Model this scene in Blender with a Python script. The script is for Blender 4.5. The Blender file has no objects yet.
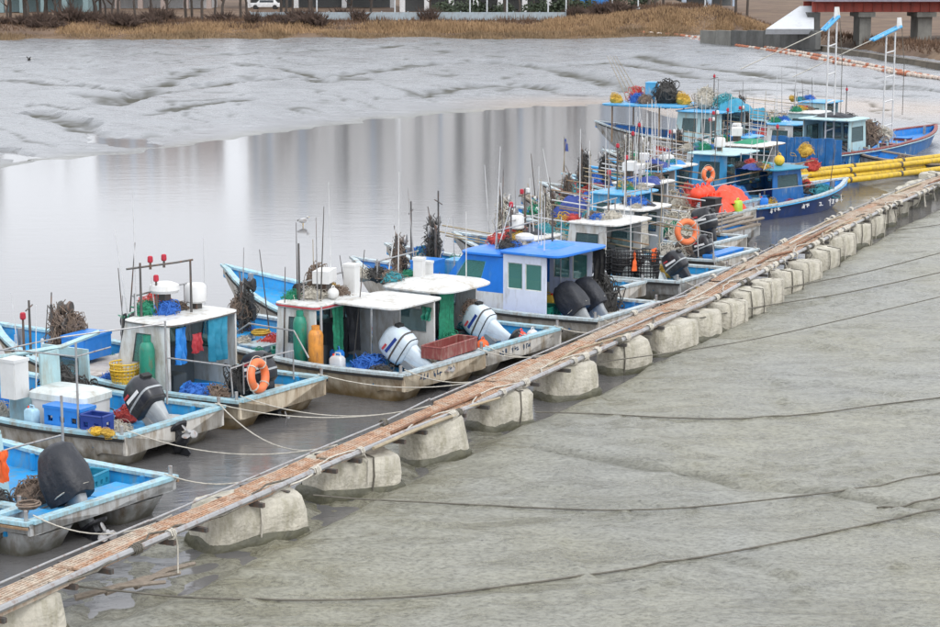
import bpy, math, random
import numpy as np
from mathutils import Vector, Matrix, noise as mnoise
random.seed(11)
SC = bpy.context.scene
COL = SC.collection
R = math.radians

# ------------------------------------------------------------------ camera
F_PX, CAM_Z = 2000.0, 9.0
PITCH = math.atan((313.5 + 40) / F_PX)
cam_d = bpy.data.cameras.new('camera')
cam = bpy.data.objects.new('camera', cam_d)
COL.objects.link(cam)
cam.location = (0, 0, CAM_Z)
cam.rotation_euler = (math.pi / 2 - PITCH, 0, 0)
cam_d.sensor_width = 36
cam_d.lens = F_PX / 940 * 36
cam_d.clip_end = 5000
cam_d.clip_start = 0.5
SC.camera = cam

# ------------------------------------------------------------------ sky and sun (overcast)
SUN_AZ, SUN_EL = R(150), R(48)          # from behind the camera, to the right
world = bpy.data.worlds.new('World')
SC.world = world
world.use_nodes = True
wn, wl = world.node_tree.nodes, world.node_tree.links
bg = wn['Background']
sky = wn.new('ShaderNodeTexSky')
sky.sky_type = 'NISHITA'
sky.sun_disc = False
sky.sun_elevation = SUN_EL
sky.sun_rotation = SUN_AZ
sky.air_density = 1.0
sky.dust_density = 4.0
sky.ozone_density = 1.0
hs = wn.new('ShaderNodeHueSaturation')
hs.inputs['Saturation'].default_value = 0.06
wl.new(sky.outputs[0], hs.inputs['Color'])
ov = wn.new('ShaderNodeMix'); ov.data_type = 'RGBA'
ov.inputs[0].default_value = 0.7
ov.inputs[7].default_value = (7.9, 8.2, 8.8, 1)     # even overcast layer
wl.new(hs.outputs[0], ov.inputs[6])
wl.new(ov.outputs[2], bg.inputs['Color'])
bg.inputs['Strength'].default_value = 0.15
sun_d = bpy.data.lights.new('sun', 'SUN')
sun = bpy.data.objects.new('sun', sun_d)
COL.objects.link(sun)
sun_d.energy = 0.8
sun_d.angle = R(18)
sun_d.color = (1.0, 0.98, 0.96)
sdir = Vector((math.sin(SUN_AZ) * math.cos(SUN_EL), math.cos(SUN_AZ) * math.cos(SUN_EL), math.sin(SUN_EL)))
sun.rotation_euler = (-sdir).to_track_quat('-Z', 'Y').to_euler()
SC.view_settings.view_transform = 'Standard'
SC.view_settings.look = 'None'
SC.view_settings.exposure = 0.55
SC.view_settings.gamma = 1.0
SC.view_settings.use_curve_mapping = False
SC.cycles.max_bounces = 6
SC.cycles.transparent_max_bounces = 12

CP, SP = math.cos(PITCH), math.sin(PITCH)


def ground(px, py, z=0.0):
    """photo pixel -> point on the level z (a direction; the level gives the distance)"""
    v = (313.5 - py) / F_PX
    dx, dy, dz = (px - 470) / F_PX, CP + v * SP, -SP + v * CP
    t = (z - CAM_Z) / dz
    return Vector((dx * t, dy * t, z))


def at_depth(px, py, Y):
    v = (313.5 - py) / F_PX
    dx, dy, dz = (px - 470) / F_PX, CP + v * SP, -SP + v * CP
    t = Y / dy
    return Vector((dx * t, Y, CAM_Z + dz * t))


# ------------------------------------------------------------------ materials
MATS = {}


def mat(name, col, rough=0.5, metal=0.0, var=0.18, scale=4.0, bump=0.0, bscale=30.0, dirt=None, dirt_amt=0.0,
        dirt_scale=2.0, stretch=(1, 1, 1), coords='Object', spec=0.5, rust=False, waterline=None):
    if name in MATS:
        return MATS[name]
    m = bpy.data.materials.new(name)
    m.use_nodes = True
    n, l = m.node_tree.nodes, m.node_tree.links
    b = n['Principled BSDF']
    b.inputs['Metallic'].default_value = metal
    b.inputs['Specular IOR Level'].default_value = spec
    tc = n.new('ShaderNodeTexCoord')
    mp = n.new('ShaderNodeMapping')
    mp.inputs['Scale'].default_value = stretch
    l.new(tc.outputs[coords], mp.inputs['Vector'])
    nz = n.new('ShaderNodeTexNoise')
    nz.inputs['Scale'].default_value = scale
    nz.inputs['Detail'].default_value = 6
    nz.inputs['Roughness'].default_value = 0.65
    l.new(mp.outputs[0], nz.inputs['Vector'])
    cr = n.new('ShaderNodeValToRGB')
    cr.color_ramp.elements[0].position = 0.3
    cr.color_ramp.elements[1].position = 0.72
    cr.color_ramp.elements[0].color = tuple(max(0, c * (1 - var)) for c in col) + (1,)
    cr.color_ramp.elements[1].color = tuple(min(1, c * (1 + var)) for c in col) + (1,)
    l.new(nz.outputs['Fac'], cr.inputs['Fac'])
    out = cr.outputs['Color']
    if dirt:
        n2 = n.new('ShaderNodeTexNoise')
        n2.inputs['Scale'].default_value = dirt_scale
        n2.inputs['Detail'].default_value = 8
        n2.inputs['Roughness'].default_value = 0.7
        mp2 = n.new('ShaderNodeMapping')
        mp2.inputs['Scale'].default_value = (1.6, 1.6, 0.45)
        mp2.inputs['Location'].default_value = (3.1, 1.7, 0.4)
        l.new(tc.outputs[coords], mp2.inputs['Vector'])
        l.new(mp2.outputs[0], n2.inputs['Vector'])
        r2 = n.new('ShaderNodeValToRGB')
        r2.color_ramp.elements[0].position = 0.62 - dirt_amt * 0.35
        r2.color_ramp.elements[1].position = 0.80 - dirt_amt * 0.2
        l.new(n2.outputs['Fac'], r2.inputs['Fac'])
        mx = n.new('ShaderNodeMix'); mx.data_type = 'RGBA'
        l.new(r2.outputs['Color'], mx.inputs[0])
        l.new(out, mx.inputs[6])
        mx.inputs[7].default_value = tuple(dirt) + (1,)
        out = mx.outputs[2]
    if waterline:                       # weed and silt stain left by the tide along the bottom of a hull
        sx = n.new('ShaderNodeSeparateXYZ'); l.new(tc.outputs['Object'], sx.inputs[0])
        nw = n.new('ShaderNodeTexNoise'); nw.inputs['Scale'].default_value = 2.6; nw.inputs['Detail'].default_value = 7
        l.new(tc.outputs['Object'], nw.inputs['Vector'])
        ma = n.new('ShaderNodeMath'); ma.operation = 'MULTIPLY_ADD'; ma.inputs[1].default_value = -0.55
        l.new(nw.outputs['Fac'], ma.inputs[0]); l.new(sx.outputs['Z'], ma.inputs[2])
        mr = n.new('ShaderNodeMapRange')
        mr.inputs['From Min'].default_value, mr.inputs['From Max'].default_value = -0.22, 0.02
        mr.inputs['To Min'].default_value, mr.inputs['To Max'].default_value = 0.92, 0.0
        l.new(ma.outputs[0], mr.inputs['Value'])
        mw = n.new('ShaderNodeMix'); mw.data_type = 'RGBA'
        l.new(mr.outputs[0], mw.inputs[0]); l.new(out, mw.inputs[6])
        mw.inputs[7].default_value = tuple(waterline) + (1,)
        out = mw.outputs[2]
    l.new(out, b.inputs['Base Color'])
    rr = n.new('ShaderNodeMapRange')
    rr.inputs['To Min'].default_value = max(0.03, rough - 0.12)
    rr.inputs['To Max'].default_value = min(1, rough + 0.15)
    l.new(nz.outputs['Fac'], rr.inputs['Value'])
    l.new(rr.outputs[0], b.inputs['Roughness'])
    if bump > 0:
        nb = n.new('ShaderNodeTexNoise')
        nb.inputs['Scale'].default_value = bscale
        nb.inputs['Detail'].default_value = 5
        l.new(mp.outputs[0], nb.inputs['Vector'])
        bp = n.new('ShaderNodeBump')
        bp.inputs['Strength'].default_value = bump
        bp.inputs['Distance'].default_value = 0.05
        l.new(nb.outputs['Fac'], bp.inputs['Height'])
        l.new(bp.outputs[0], b.inputs['Normal'])
    MATS[name] = m
    return m


def glass_mat(name, col, fac):
    m = bpy.data.materials.new(name)
    m.use_nodes = True
    n, l = m.node_tree.nodes, m.node_tree.links
    b = n['Principled BSDF']
    b.inputs['Base Color'].default_value = col + (1,)
    b.inputs['Roughness'].default_value = 0.12
    tr = n.new('ShaderNodeBsdfTransparent')
    tr.inputs[0].default_value = (0.75, 0.85, 0.85, 1)
    mx = n.new('ShaderNodeMixShader')
    mx.inputs[0].default_value = fac
    l.new(tr.outputs[0], mx.inputs[1]); l.new(b.outputs[0], mx.inputs[2])
    l.new(mx.outputs[0], n['Material Output'].inputs[0])
    MATS[name] = m
    return m


GRIME = (0.16, 0.12, 0.08)
RUST = (0.19, 0.085, 0.04)
hull_white = mat('hull white gelcoat', (0.56, 0.54, 0.50), 0.45, var=0.12, scale=2.2, dirt=(0.25, 0.19, 0.12), dirt_amt=0.55, dirt_scale=3.2, waterline=(0.10, 0.085, 0.05))
hull_cream = mat('hull cream gelcoat', (0.54, 0.47, 0.36), 0.45, var=0.15, scale=2.0, dirt=(0.22, 0.14, 0.07), dirt_amt=0.55, dirt_scale=3.0, waterline=(0.13, 0.085, 0.03))
hull_grey = mat('hull grey gelcoat', (0.42, 0.43, 0.43), 0.5, var=0.15, dirt=GRIME, dirt_amt=0.5, dirt_scale=3.2, waterline=(0.09, 0.085, 0.06))
hull_navy = mat('hull navy paint', (0.012, 0.035, 0.13), 0.35, var=0.25, dirt=(0.10, 0.10, 0.10), dirt_amt=0.25)
hull_blue = mat('hull blue paint', (0.014, 0.12, 0.34), 0.45, var=0.25, scale=3, dirt=(0.25, 0.3, 0.34), dirt_amt=0.3)
rim_pale = mat('gunwale pale paint', (0.42, 0.50, 0.53), 0.5, var=0.12, dirt=(0.24, 0.19, 0.14), dirt_amt=0.45, dirt_scale=5)
rim_cyan = mat('gunwale cyan paint', (0.30, 0.50, 0.58), 0.45, var=0.12, dirt=(0.27, 0.23, 0.17), dirt_amt=0.5, dirt_scale=5)
rim_blue = mat('gunwale blue paint', (0.05, 0.33, 0.62), 0.45, var=0.12, dirt=(0.35, 0.33, 0.28), dirt_amt=0.3, dirt_scale=5)
deck_cyan = mat('deck cyan paint', (0.014, 0.265, 0.58), 0.5, var=0.18, scale=3, dirt=(0.14, 0.24, 0.29), dirt_amt=0.45, dirt_scale=3)
deck_blue = mat('deck blue paint', (0.014, 0.20, 0.56), 0.5, var=0.2, scale=3, dirt=(0.15, 0.2, 0.25), dirt_amt=0.35, dirt_scale=3)
deck_pale = mat('deck pale paint', (0.50, 0.46, 0.42), 0.6, var=0.12, dirt=(0.25, 0.2, 0.16), dirt_amt=0.35)
frp_white = mat('cabin white gelcoat', (0.60, 0.61, 0.60), 0.4, var=0.06, dirt=(0.33, 0.28, 0.21), dirt_amt=0.45, dirt_scale=3)
frp_lav = mat('cabin pale lavender gelcoat', (0.62, 0.66, 0.76), 0.4, var=0.06, dirt=(0.4, 0.4, 0.4), dirt_amt=0.2)
frp_blue = mat('cabin royal blue gelcoat', (0.012, 0.17, 0.62), 0.38, var=0.1, dirt=(0.08, 0.25, 0.5), dirt_amt=0.25)
frp_sky = mat('cabin sky blue paint', (0.06, 0.32, 0.58), 0.45, var=0.12, dirt=(0.4, 0.42, 0.42), dirt_amt=0.3)
frp_teal = mat('cabin pale teal paint', (0.36, 0.53, 0.56), 0.45, var=0.1, dirt=(0.3, 0.28, 0.22), dirt_amt=0.35)
red_trim = mat('red trim paint', (0.42, 0.04, 0.05), 0.5)
glass = glass_mat('window glass', (0.10, 0.16, 0.17), 0.55)
glass_green = glass_mat('green window glass', (0.10, 0.26, 0.22), 0.6)
frame_dark = mat('dark window frame', (0.06, 0.07, 0.075), 0.5)
frame_alu = mat('aluminium frame', (0.5, 0.5, 0.5), 0.4, metal=0.6)
steel = mat('grey galvanised steel', (0.36, 0.36, 0.36), 0.45, metal=0.5, dirt=RUST, dirt_amt=0.3, dirt_scale=6)
steel_dark = mat('dark weathered steel', (0.09, 0.085, 0.08), 0.55, metal=0.3, dirt=RUST, dirt_amt=0.35, dirt_scale=5)
rusty = mat('rusty steel', (0.22, 0.11, 0.06), 0.8, var=0.4, scale=8, dirt=(0.07, 0.045, 0.035), dirt_amt=0.4)
black_canvas = mat('black canvas cover', (0.018, 0.020, 0.026), 0.55, var=0.3, bump=0.4, bscale=9, dirt=(0.06, 0.06, 0.065), dirt_amt=0.3)
black_cowl = mat('black engine paint', (0.022, 0.023, 0.028), 0.3, var=0.2, dirt=(0.10, 0.10, 0.10), dirt_amt=0.25)
silver_cowl = mat('silver engine paint', (0.56, 0.64, 0.70), 0.35, var=0.08, dirt=(0.3, 0.3, 0.3), dirt_amt=0.25)
grey_cowl = mat('grey engine paint', (0.33, 0.35, 0.36), 0.4, var=0.1, dirt=(0.12, 0.12, 0.12), dirt_amt=0.3)
rubber = mat('black rubber', (0.02, 0.02, 0.02), 0.7)
orange_ring = mat('faded orange plastic', (0.72, 0.17, 0.055), 0.5, var=0.15, dirt=(0.45, 0.2, 0.12), dirt_amt=0.3, dirt_scale=7)
orange_cloth = mat('orange cloth', (0.75, 0.13, 0.03), 0.75, var=0.15)
red_plastic = mat('bright red orange plastic', (0.80, 0.06, 0.02), 0.45, var=0.15, dirt=(0.5, 0.08, 0.04), dirt_amt=0.3)
green_tank = mat('green tank paint', (0.015, 0.20, 0.13), 0.45, dirt=RUST, dirt_amt=0.25, dirt_scale=6)
orange_tank = mat('ochre tank paint', (0.62, 0.25, 0.04), 0.5, dirt=RUST, dirt_amt=0.35, dirt_scale=6)
blue_plastic = mat('blue crate plastic', (0.02, 0.19, 0.60), 0.4, var=0.1, dirt=(0.12, 0.25, 0.42), dirt_amt=0.25)
navy_plastic = mat('navy plastic', (0.015, 0.04, 0.22), 0.45, var=0.15)
yellow_plastic = mat('yellow plastic', (0.66, 0.42, 0.03), 0.5, var=0.12, dirt=(0.3, 0.2, 0.06), dirt_amt=0.3, dirt_scale=6)
yellow_pipe = mat('yellow pipe paint', (0.58, 0.38, 0.02), 0.5, var=0.16, dirt=(0.24, 0.16, 0.05), dirt_amt=0.4, dirt_scale=4)
black_mesh = mat('black plastic mesh', (0.018, 0.018, 0.02), 0.6)
maroon = mat('maroon plastic', (0.20, 0.045, 0.04), 0.55, var=0.15, dirt=(0.32, 0.22, 0.18), dirt_amt=0.35, dirt_scale=6)
white_plastic = mat('white plastic', (0.60, 0.60, 0.59), 0.4, var=0.06, dirt=(0.4, 0.37, 0.3), dirt_amt=0.25)
foam_white = mat('white foam lid', (0.56, 0.61, 0.60), 0.6, var=0.08, dirt=(0.35, 0.33, 0.28), dirt_amt=0.35)
net_green = mat('green net', (0.02, 0.22, 0.12), 0.8, var=0.4, scale=12)
net_dark = mat('dark net', (0.05, 0.048, 0.045), 0.85, var=0.5, scale=12)
net_brown = mat('brown net', (0.17, 0.125, 0.095), 0.85, var=0.45, scale=12)
net_pale = mat('pale net', (0.42, 0.39, 0.33), 0.85, var=0.35, scale=12)
net_teal = mat('teal net', (0.05, 0.26, 0.30), 0.85, var=0.35, scale=12)
net_blue = mat('blue net', (0.03, 0.13, 0.45), 0.85, var=0.35, scale=12)
net_yellow = mat('yellow net', (0.5, 0.32, 0.05), 0.85, var=0.35, scale=12)
net_red = mat('red net', (0.45, 0.06, 0.05), 0.85, var=0.35, scale=12)
rope_pale = mat('pale rope', (0.46, 0.43, 0.37), 0.85, var=0.3, scale=15)
rope_dark = mat('dark wet rope', (0.11, 0.10, 0.08), 0.8, var=0.4, scale=6)
tarp_blue = mat('blue tarpaulin', (0.02, 0.20, 0.56), 0.45, var=0.2, bump=0.3, bscale=7)
tarp_navy = mat('navy tarpaulin', (0.012, 0.035, 0.20), 0.5, var=0.2, bump=0.3, bscale=7)
tarp_teal = mat('teal tarpaulin', (0.02, 0.22, 0.34), 0.5, var=0.2, bump=0.3, bscale=7)
cloth_pale = mat('pale blue cloth', (0.36, 0.55, 0.66), 0.8, var=0.15, bump=0.3, bscale=8)
wood_grey = mat('weathered grey wood', (0.24, 0.20, 0.16), 0.8, var=0.3, scale=3, stretch=(1, 6, 6), bump=0.3)
wood_brown = mat('brown timber', (0.26, 0.17, 0.10), 0.75, var=0.3, scale=3, stretch=(1, 6, 6))
bamboo = mat('bamboo pole', (0.33, 0.27, 0.18), 0.6, var=0.25)
white_pole = mat('white fibreglass pole', (0.52, 0.52, 0.52), 0.45)
red_lens = mat('red lamp lens', (0.38, 0.012, 0.03), 0.25)
lime = mat('lime plastic', (0.40, 0.60, 0.06), 0.5)
float_foam = mat('weathered float foam', (0.46, 0.43, 0.36), 0.85, var=0.26, scale=2.5, bump=0.7, bscale=14, dirt=(0.24, 0.22, 0.15), dirt_amt=0.42, dirt_scale=2.4)
mud_stain = mat('wet mud crust', (0.075, 0.072, 0.045), 0.5, var=0.35, scale=5, bump=0.5, bscale=12)
plank_rust = mat('rust stained perforated plank', (0.40, 0.235, 0.145), 0.75, var=0.38, scale=5, dirt=(0.50, 0.43, 0.35), dirt_amt=0.45, dirt_scale=3)
plank_pale = mat('pale worn perforated plank', (0.47, 0.40, 0.32), 0.75, var=0.3, scale=5, dirt=(0.30, 0.16, 0.09), dirt_amt=0.5, dirt_scale=3)
letter_white = mat('white lettering paint', (0.72, 0.72, 0.72), 0.6)
letter_dark = mat('dark lettering paint', (0.04, 0.07, 0.12), 0.6)


# ------------------------------------------------------------------ mesh builder
class MB:
    def __init__(s):
        s.v, s.f = [], []

    def add(s, vs, fs):
        o = len(s.v)
        s.v += [tuple(p) for p in vs]
        s.f += [tuple(i + o for i in f) for f in fs]
        return s

    def hexa(s, c):
        return s.add(c, [(0, 3, 2, 1), (4, 5, 6, 7), (0, 1, 5, 4), (1, 2, 6, 5), (2, 3, 7, 6), (3, 0, 4, 7)])

    def box(s, c, d, rz=0.0, rx=0.0, ry=0.0):
        m = Matrix.Translation(c) @ Matrix.Rotation(rz, 4, 'Z') @ Matrix.Rotation(rx, 4, 'X') @ Matrix.Rotation(ry, 4, 'Y')
        x, y, z = d[0] / 2, d[1] / 2, d[2] / 2
        return s.hexa([m @ Vector(p) for p in ((-x, -y, -z), (x, -y, -z), (x, y, -z), (-x, y, -z), (-x, -y, z), (x, -y, z), (x, y, z), (-x, y, z))])

    def tube(s, pts, r, n=6, closed=False, cap=True):
        pts = [Vector(p) for p in pts]
        k = len(pts)
        rs = r if isinstance(r, (list, tuple)) else [r] * k
        vs = []
        prev = None
        for i, p in enumerate(pts):
            a = pts[(i - 1) % k] if (i > 0 or closed) else p
            b = pts[(i + 1) % k] if (i < k - 1 or closed) else p
            t = (b - a)
            t = t.normalized() if t.length > 1e-9 else Vector((0, 0, 1))
            if prev is None:
                u = t.cross(Vector((0, 0, 1)))
                if u.length < 1e-3:
                    u = t.cross(Vector((1, 0, 0)))
            else:
                u = prev - t * prev.dot(t)
                if u.length < 1e-6:
                    u = t.orthogonal()
            u.normalize()
            prev = u
            w = t.cross(u)
            for j in range(n):
                q = 2 * math.pi * j / n
                vs.append(p + (u * math.cos(q) + w * math.sin(q)) * rs[i])
        fs = []
        for i in range(k if closed else k - 1):
            i2 = (i + 1) % k
            for j in range(n):
                j2 = (j + 1) % n
                fs.append((i * n + j, i * n + j2, i2 * n + j2, i2 * n + j))
        if cap and not closed:
            fs.append(tuple(range(n))[::-1])
            fs.append(tuple((k - 1) * n + j for j in range(n)))
        return s.add(vs, fs)

    def loft(s, rings, n=16, cap=True):
        """rings: (cx, cy, z, half x, half y, exponent)"""
        vs = []
        for (cx, cy, z, hx, hy, e) in rings:
            for j in range(n):
                q = 2 * math.pi * j / n
                c, d = math.cos(q), math.sin(q)
                vs.append((cx + hx * math.copysign(abs(c) ** (2 / e), c), cy + hy * math.copysign(abs(d) ** (2 / e), d), z))
        fs = []
        k = len(rings)
        for i in range(k - 1):
            for j in range(n):
                j2 = (j + 1) % n
                fs.append((i * n + j, i * n + j2, (i + 1) * n + j2, (i + 1) * n + j))
        if cap:
            fs.append(tuple(range(n))[::-1])
            fs.append(tuple((k - 1) * n + j for j in range(n)))
        return s.add(vs, fs)

    def cyl(s, c, r, h, n=12, r2=None):
        return s.loft([(c[0], c[1], c[2], r, r, 2), (c[0], c[1], c[2] + h, r2 or r, r2 or r, 2)], n)

    def ball(s, c, r, n=10, m=6, sq=(1, 1, 1)):
        rg = []
        for i in range(m + 1):
            a = -math.pi / 2 + math.pi * (0.02 + 0.96 * i / m)
            rg.append((c[0], c[1], c[2] + r * sq[2] * math.sin(a), r * sq[0] * math.cos(a), r * sq[1] * math.cos(a), 2))
        return s.loft(rg, n)

    def panel(s, p00, p10, p11, p01, th, holes=()):
        p00, p10, p11, p01 = map(Vector, (p00, p10, p11, p01))
        nrm = (p10 - p00).cross(p01 - p00).normalized() * (th / 2)
        us = sorted({0, 1, *[h[0] for h in holes], *[h[1] for h in holes]})
        vv = sorted({0, 1, *[h[2] for h in holes], *[h[3] for h in holes]})
        P = lambda u, v: (p00 * (1 - u) + p10 * u) * (1 - v) + (p01 * (1 - u) + p11 * u) * v
        for a, b in zip(us, us[1:]):
            for c, d in zip(vv, vv[1:]):
                if any(h[0] <= (a + b) / 2 <= h[1] and h[2] <= (c + d) / 2 <= h[3] for h in holes):
                    continue
                q = [P(a, c), P(b, c), P(b, d), P(a, d)]
                s.hexa([x - nrm for x in q] + [x + nrm for x in q])
        return s

    def xform(s, m):
        s.v = [tuple(m @ Vector(p)) for p in s.v]
        return s

    def jitter(s, a, sc=3.0, seed=0):
        s.v = [tuple(Vector(p) + mnoise.noise_vector(Vector(p) * sc + Vector((seed, seed * 2, 0))) * a) for p in s.v]
        return s

    def mesh(s, name, m, smooth=False):
        me = bpy.data.meshes.new(name)
        me.from_pydata(s.v, [], s.f)
        me.materials.append(m)
        me.update()
        if smooth:
            me.shade_smooth()
            try:
                me.set_sharp_from_angle(angle=R(42))
            except Exception:
                pass
        return me

    def build(s, name, m, parent=None, smooth=False, loc=None, rz=0.0):
        return put(name, s.mesh(name, m, smooth), parent, loc, rz)


def put(name, me, parent=None, loc=None, rz=0.0):
    o = bpy.data.objects.new(name, me)
    COL.objects.link(o)
    if parent:
        o.parent = parent
    if loc is not None:
        o.location = loc
    o.rotation_euler.z = rz
    return o


def tag(o, label=None, cat=None, group=None, kind=None):
    if label: o['label'] = label
    if cat: o['category'] = cat
    if group: o['group'] = group
    if kind: o['kind'] = kind
    return o


def empty(name, label, cat, loc=(0, 0, 0), rz=0.0, group=None):
    o = bpy.data.objects.new(name, None)
    o.empty_display_size = 0.2
    COL.objects.link(o)
    o.location = loc
    o.rotation_euler.z = rz
    return tag(o, label, cat, group)


def copy_tree(o, parent=None):
    c = o.copy()
    COL.objects.link(c)
    c.parent = parent
    for ch in list(o.children):
        copy_tree(ch, c)
    return c

# ------------------------------------------------------------------ the setting: mud, water, far bank
WATER_Z = -0.16
WALK_PX = [(-60, 627), (0, 600), (100, 556), (200, 514), (300, 470), (400, 428), (470, 397), (560, 358), (640, 323), (700, 297), (760, 264), (800, 244), (860, 214), (930, 184), (1000, 158)]
WALK = [ground(x, y, 0.62) for x, y in WALK_PX]
WALK.insert(0, WALK[0] + (WALK[0] - WALK[1]) * 3.0)
WX = np.array([p.x for p in WALK]); WY = np.array([p.y for p in WALK])


def walk_x(y):
    return np.interp(y, WY, WX)


SHORE_PX = [(-260, 196), (-60, 175), (0, 168), (60, 160), (110, 157), (160, 150), (240, 138), (330, 125), (420, 116), (520, 108), (600, 104), (640, 109), (690, 122)]
SH = [ground(x, y, WATER_Z) for x, y in SHORE_PX]
SHX = np.array([-90] + [p.x for p in SH] + [14.5, 17, 40]); SHY = np.array([56] + [p.y for p in SH] + [96, 78, 60])


def sstep(a, b, x):
    t = np.clip((x - a) / (b - a), 0, 1)
    return t * t * (3 - 2 * t)


def seg_dist(px, py, pts):
    best = np.full(px.shape, 1e9)
    for (ax, ay), (bx, by) in zip(pts, pts[1:]):
        dx, dy = bx - ax, by - ay
        t = np.clip(((px - ax) * dx + (py - ay) * dy) / (dx * dx + dy * dy + 1e-9), 0, 1)
        best = np.minimum(best, np.hypot(px - ax - t * dx, py - ay - t * dy))
    return best


GULLY_PX = [
    ([(-40, 85), (0, 86), (40, 88), (80, 92), (115, 95), (135, 97)], 1.3, 0.30),
    ([(40, 118), (65, 124), (85, 131), (110, 136), (142, 141), (165, 147)], 1.0, 0.34),
    ([(88, 100), (104, 102), (116, 109), (124, 104), (150, 95), (172, 84), (205, 73)], 1.5, 0.36),
    ([(110, 106), (135, 103), (160, 97), (200, 92), (240, 86), (300, 82), (335, 88)], 1.2, 0.34),
    ([(0, 149), (20, 152), (38, 158)], 0.8, 0.25),
    ([(335, 80), (420, 68), (480, 66), (540, 70), (600, 82), (640, 90)], 1.8, 0.42),
    ([(560, 70), (610, 66), (660, 74), (700, 84), (760, 86)], 1.6, 0.30),
    ([(200, 60), (300, 56), (380, 52), (440, 47)], 1.6, 0.25),
    ([(420, 96), (470, 88), (520, 86), (590, 93)], 1.2, 0.25),
    ([(640, 60), (680, 70), (760, 80), (850, 92), (960, 98)], 1.8, 0.30),
    ([(30, 112), (52, 111), (70, 116)], 0.7, 0.2), ([(150, 118), (200, 108), (250, 104)], 0.8, 0.2),
    ([(240, 72), (280, 74), (330, 82)], 1.2, 0.3),
]


CREEK = [None, None]


def ground_height(x, y):
    """height of the tidal flat at arrays x, y"""
    s = (x - walk_x(y)) * 0.9                       # + : camera side of the walkway
    ns = np.array([mnoise.fractal(Vector((a * 0.22, b * 0.22, 3.0)), 1.0, 2.0, 4) for a, b in zip(x, y)])
    nf = np.array([mnoise.noise(Vector((a * 1.1, b * 0.8, 9.0))) for a, b in zip(x, y)])
    nr = np.array([mnoise.noise(Vector((a * 0.55 + 0.3 * b, b * 0.33, 21.0))) for a, b in zip(x, y)])
    nk = np.array([mnoise.noise(Vector((a * 3.1, b * 2.4, 5.0))) for a, b in zip(x, y)])
    right = 0.02 + 0.002 * np.clip(s - 1, 0, 20) + 0.06 * ns + 0.05 * np.abs(nr) + 0.02 * nf + 0.008 * nk
    qt = np.array([mnoise.fractal(Vector((a * 0.10 + 0.03 * b, b * 0.085, 77.0)), 1.0, 2.0, 4) for a, b in zip(x, y)]) * 4.5
    fr_ = qt - np.floor(qt)
    right += 0.055 * fr_ ** 5
    # little creek edge on the near mud
    creek = [(ground(a, b).x, ground(a, b).y) for a, b in ((545, 452), (600, 462), (650, 472), (700, 475), (740, 488), (800, 492), (860, 500), (905, 510), (960, 516))]
    cd = seg_dist(x, y, creek)
    right -= 0.09 * np.exp(-(cd / 0.16) ** 2)
    left = -0.30 + 0.04 * ns + 0.03 * nf
    lump = sstep(-3.2, -0.2, s) * sstep(42, 36, y)
    left += lump * (0.13 + 0.20 * np.abs(nf) + 0.10 * nk + 0.1 * ns)
    ed = s - 0.15 * nr - 0.08 * nf
    near = left + (right - left) * sstep(0.55, 1.15, ed)
    ys = np.interp(x, SHX, SHY)
    d = (y - ys) + 2.6 * nr + 1.2 * ns
    far = WATER_Z + np.where(d > 0, 0.05 * (1 - np.exp(-np.clip(d, 0, 500) / 3)) + 0.52 * sstep(5, 32, d) + 0.0018 * d, 0.03 * d)
    far = np.maximum(far, -0.7)
    wr = np.array([abs(mnoise.fractal(Vector((a * 0.09 + 0.05 * b, b * 0.055, 40.0)), 0.9, 2.1, 5)) for a, b in zip(x, y)])
    far += np.where(d > 0, sstep(0, 12, d) * (0.20 * wr - 0.05 + 0.04 * ns), 0)
    creek_shade = 0.45 * np.exp(-(cd / 0.16) ** 2) * sstep(0.0, 0.25, ns + 0.3)  # shadow line under the near mud edge, painted through the creek mask
    n1 = np.array([mnoise.fractal(Vector((a * 0.075 + 0.02 * b + 7, b * 0.030, 61.0)), 1.0, 2.0, 4) for a, b in zip(x, y)])
    rill = np.exp(-(n1 / 0.030) ** 2) * sstep(3, 16, d) * sstep(-0.35, 0.15, ns)
    far -= 0.10 * rill
    n2_ = np.array([mnoise.fractal(Vector((a * 0.16 + 0.05 * b + 3, b * 0.055, 91.0)), 1.0, 2.0, 3) for a, b in zip(x, y)])
    rill2 = np.exp(-(n2_ / 0.03) ** 2) * sstep(4, 18, d) * sstep(0.15, -0.25, ns)
    far -= 0.07 * rill2
    gk = np.maximum(0.75 * rill, 0.6 * rill2) * (d > 0)
    for pts, w, dep in GULLY_PX:
        wp = [(ground(a, b, 0.05).x, ground(a, b, 0.05).y) for a, b in pts]
        g = seg_dist(x + 0.9 * nf, y + 2.2 * nr, wp)
        gk = np.maximum(gk, np.where(d > 1, np.exp(-(g / (w * 0.55)) ** 2) * np.clip(0.85 + 0.8 * ns + 0.5 * nf, 0.15, 1), 0))
        far -= np.where(d > 2, 0.75 * dep * np.exp(-(g / w) ** 4) * (0.7 + 0.6 * np.clip(ns + 0.5, 0, 1)), 0)
    k = np.maximum(sstep(-4, 0, y - ys) * sstep(0.5, -2.0, s), sstep(84, 92, y))
    CREEK[1] = k * sstep(-3, 6, d)
    CREEK[0] = np.clip(gk * k + creek_shade * (1 - k) * (s > 1), 0, 1)
    return near * (1 - k) + far * k


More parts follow.
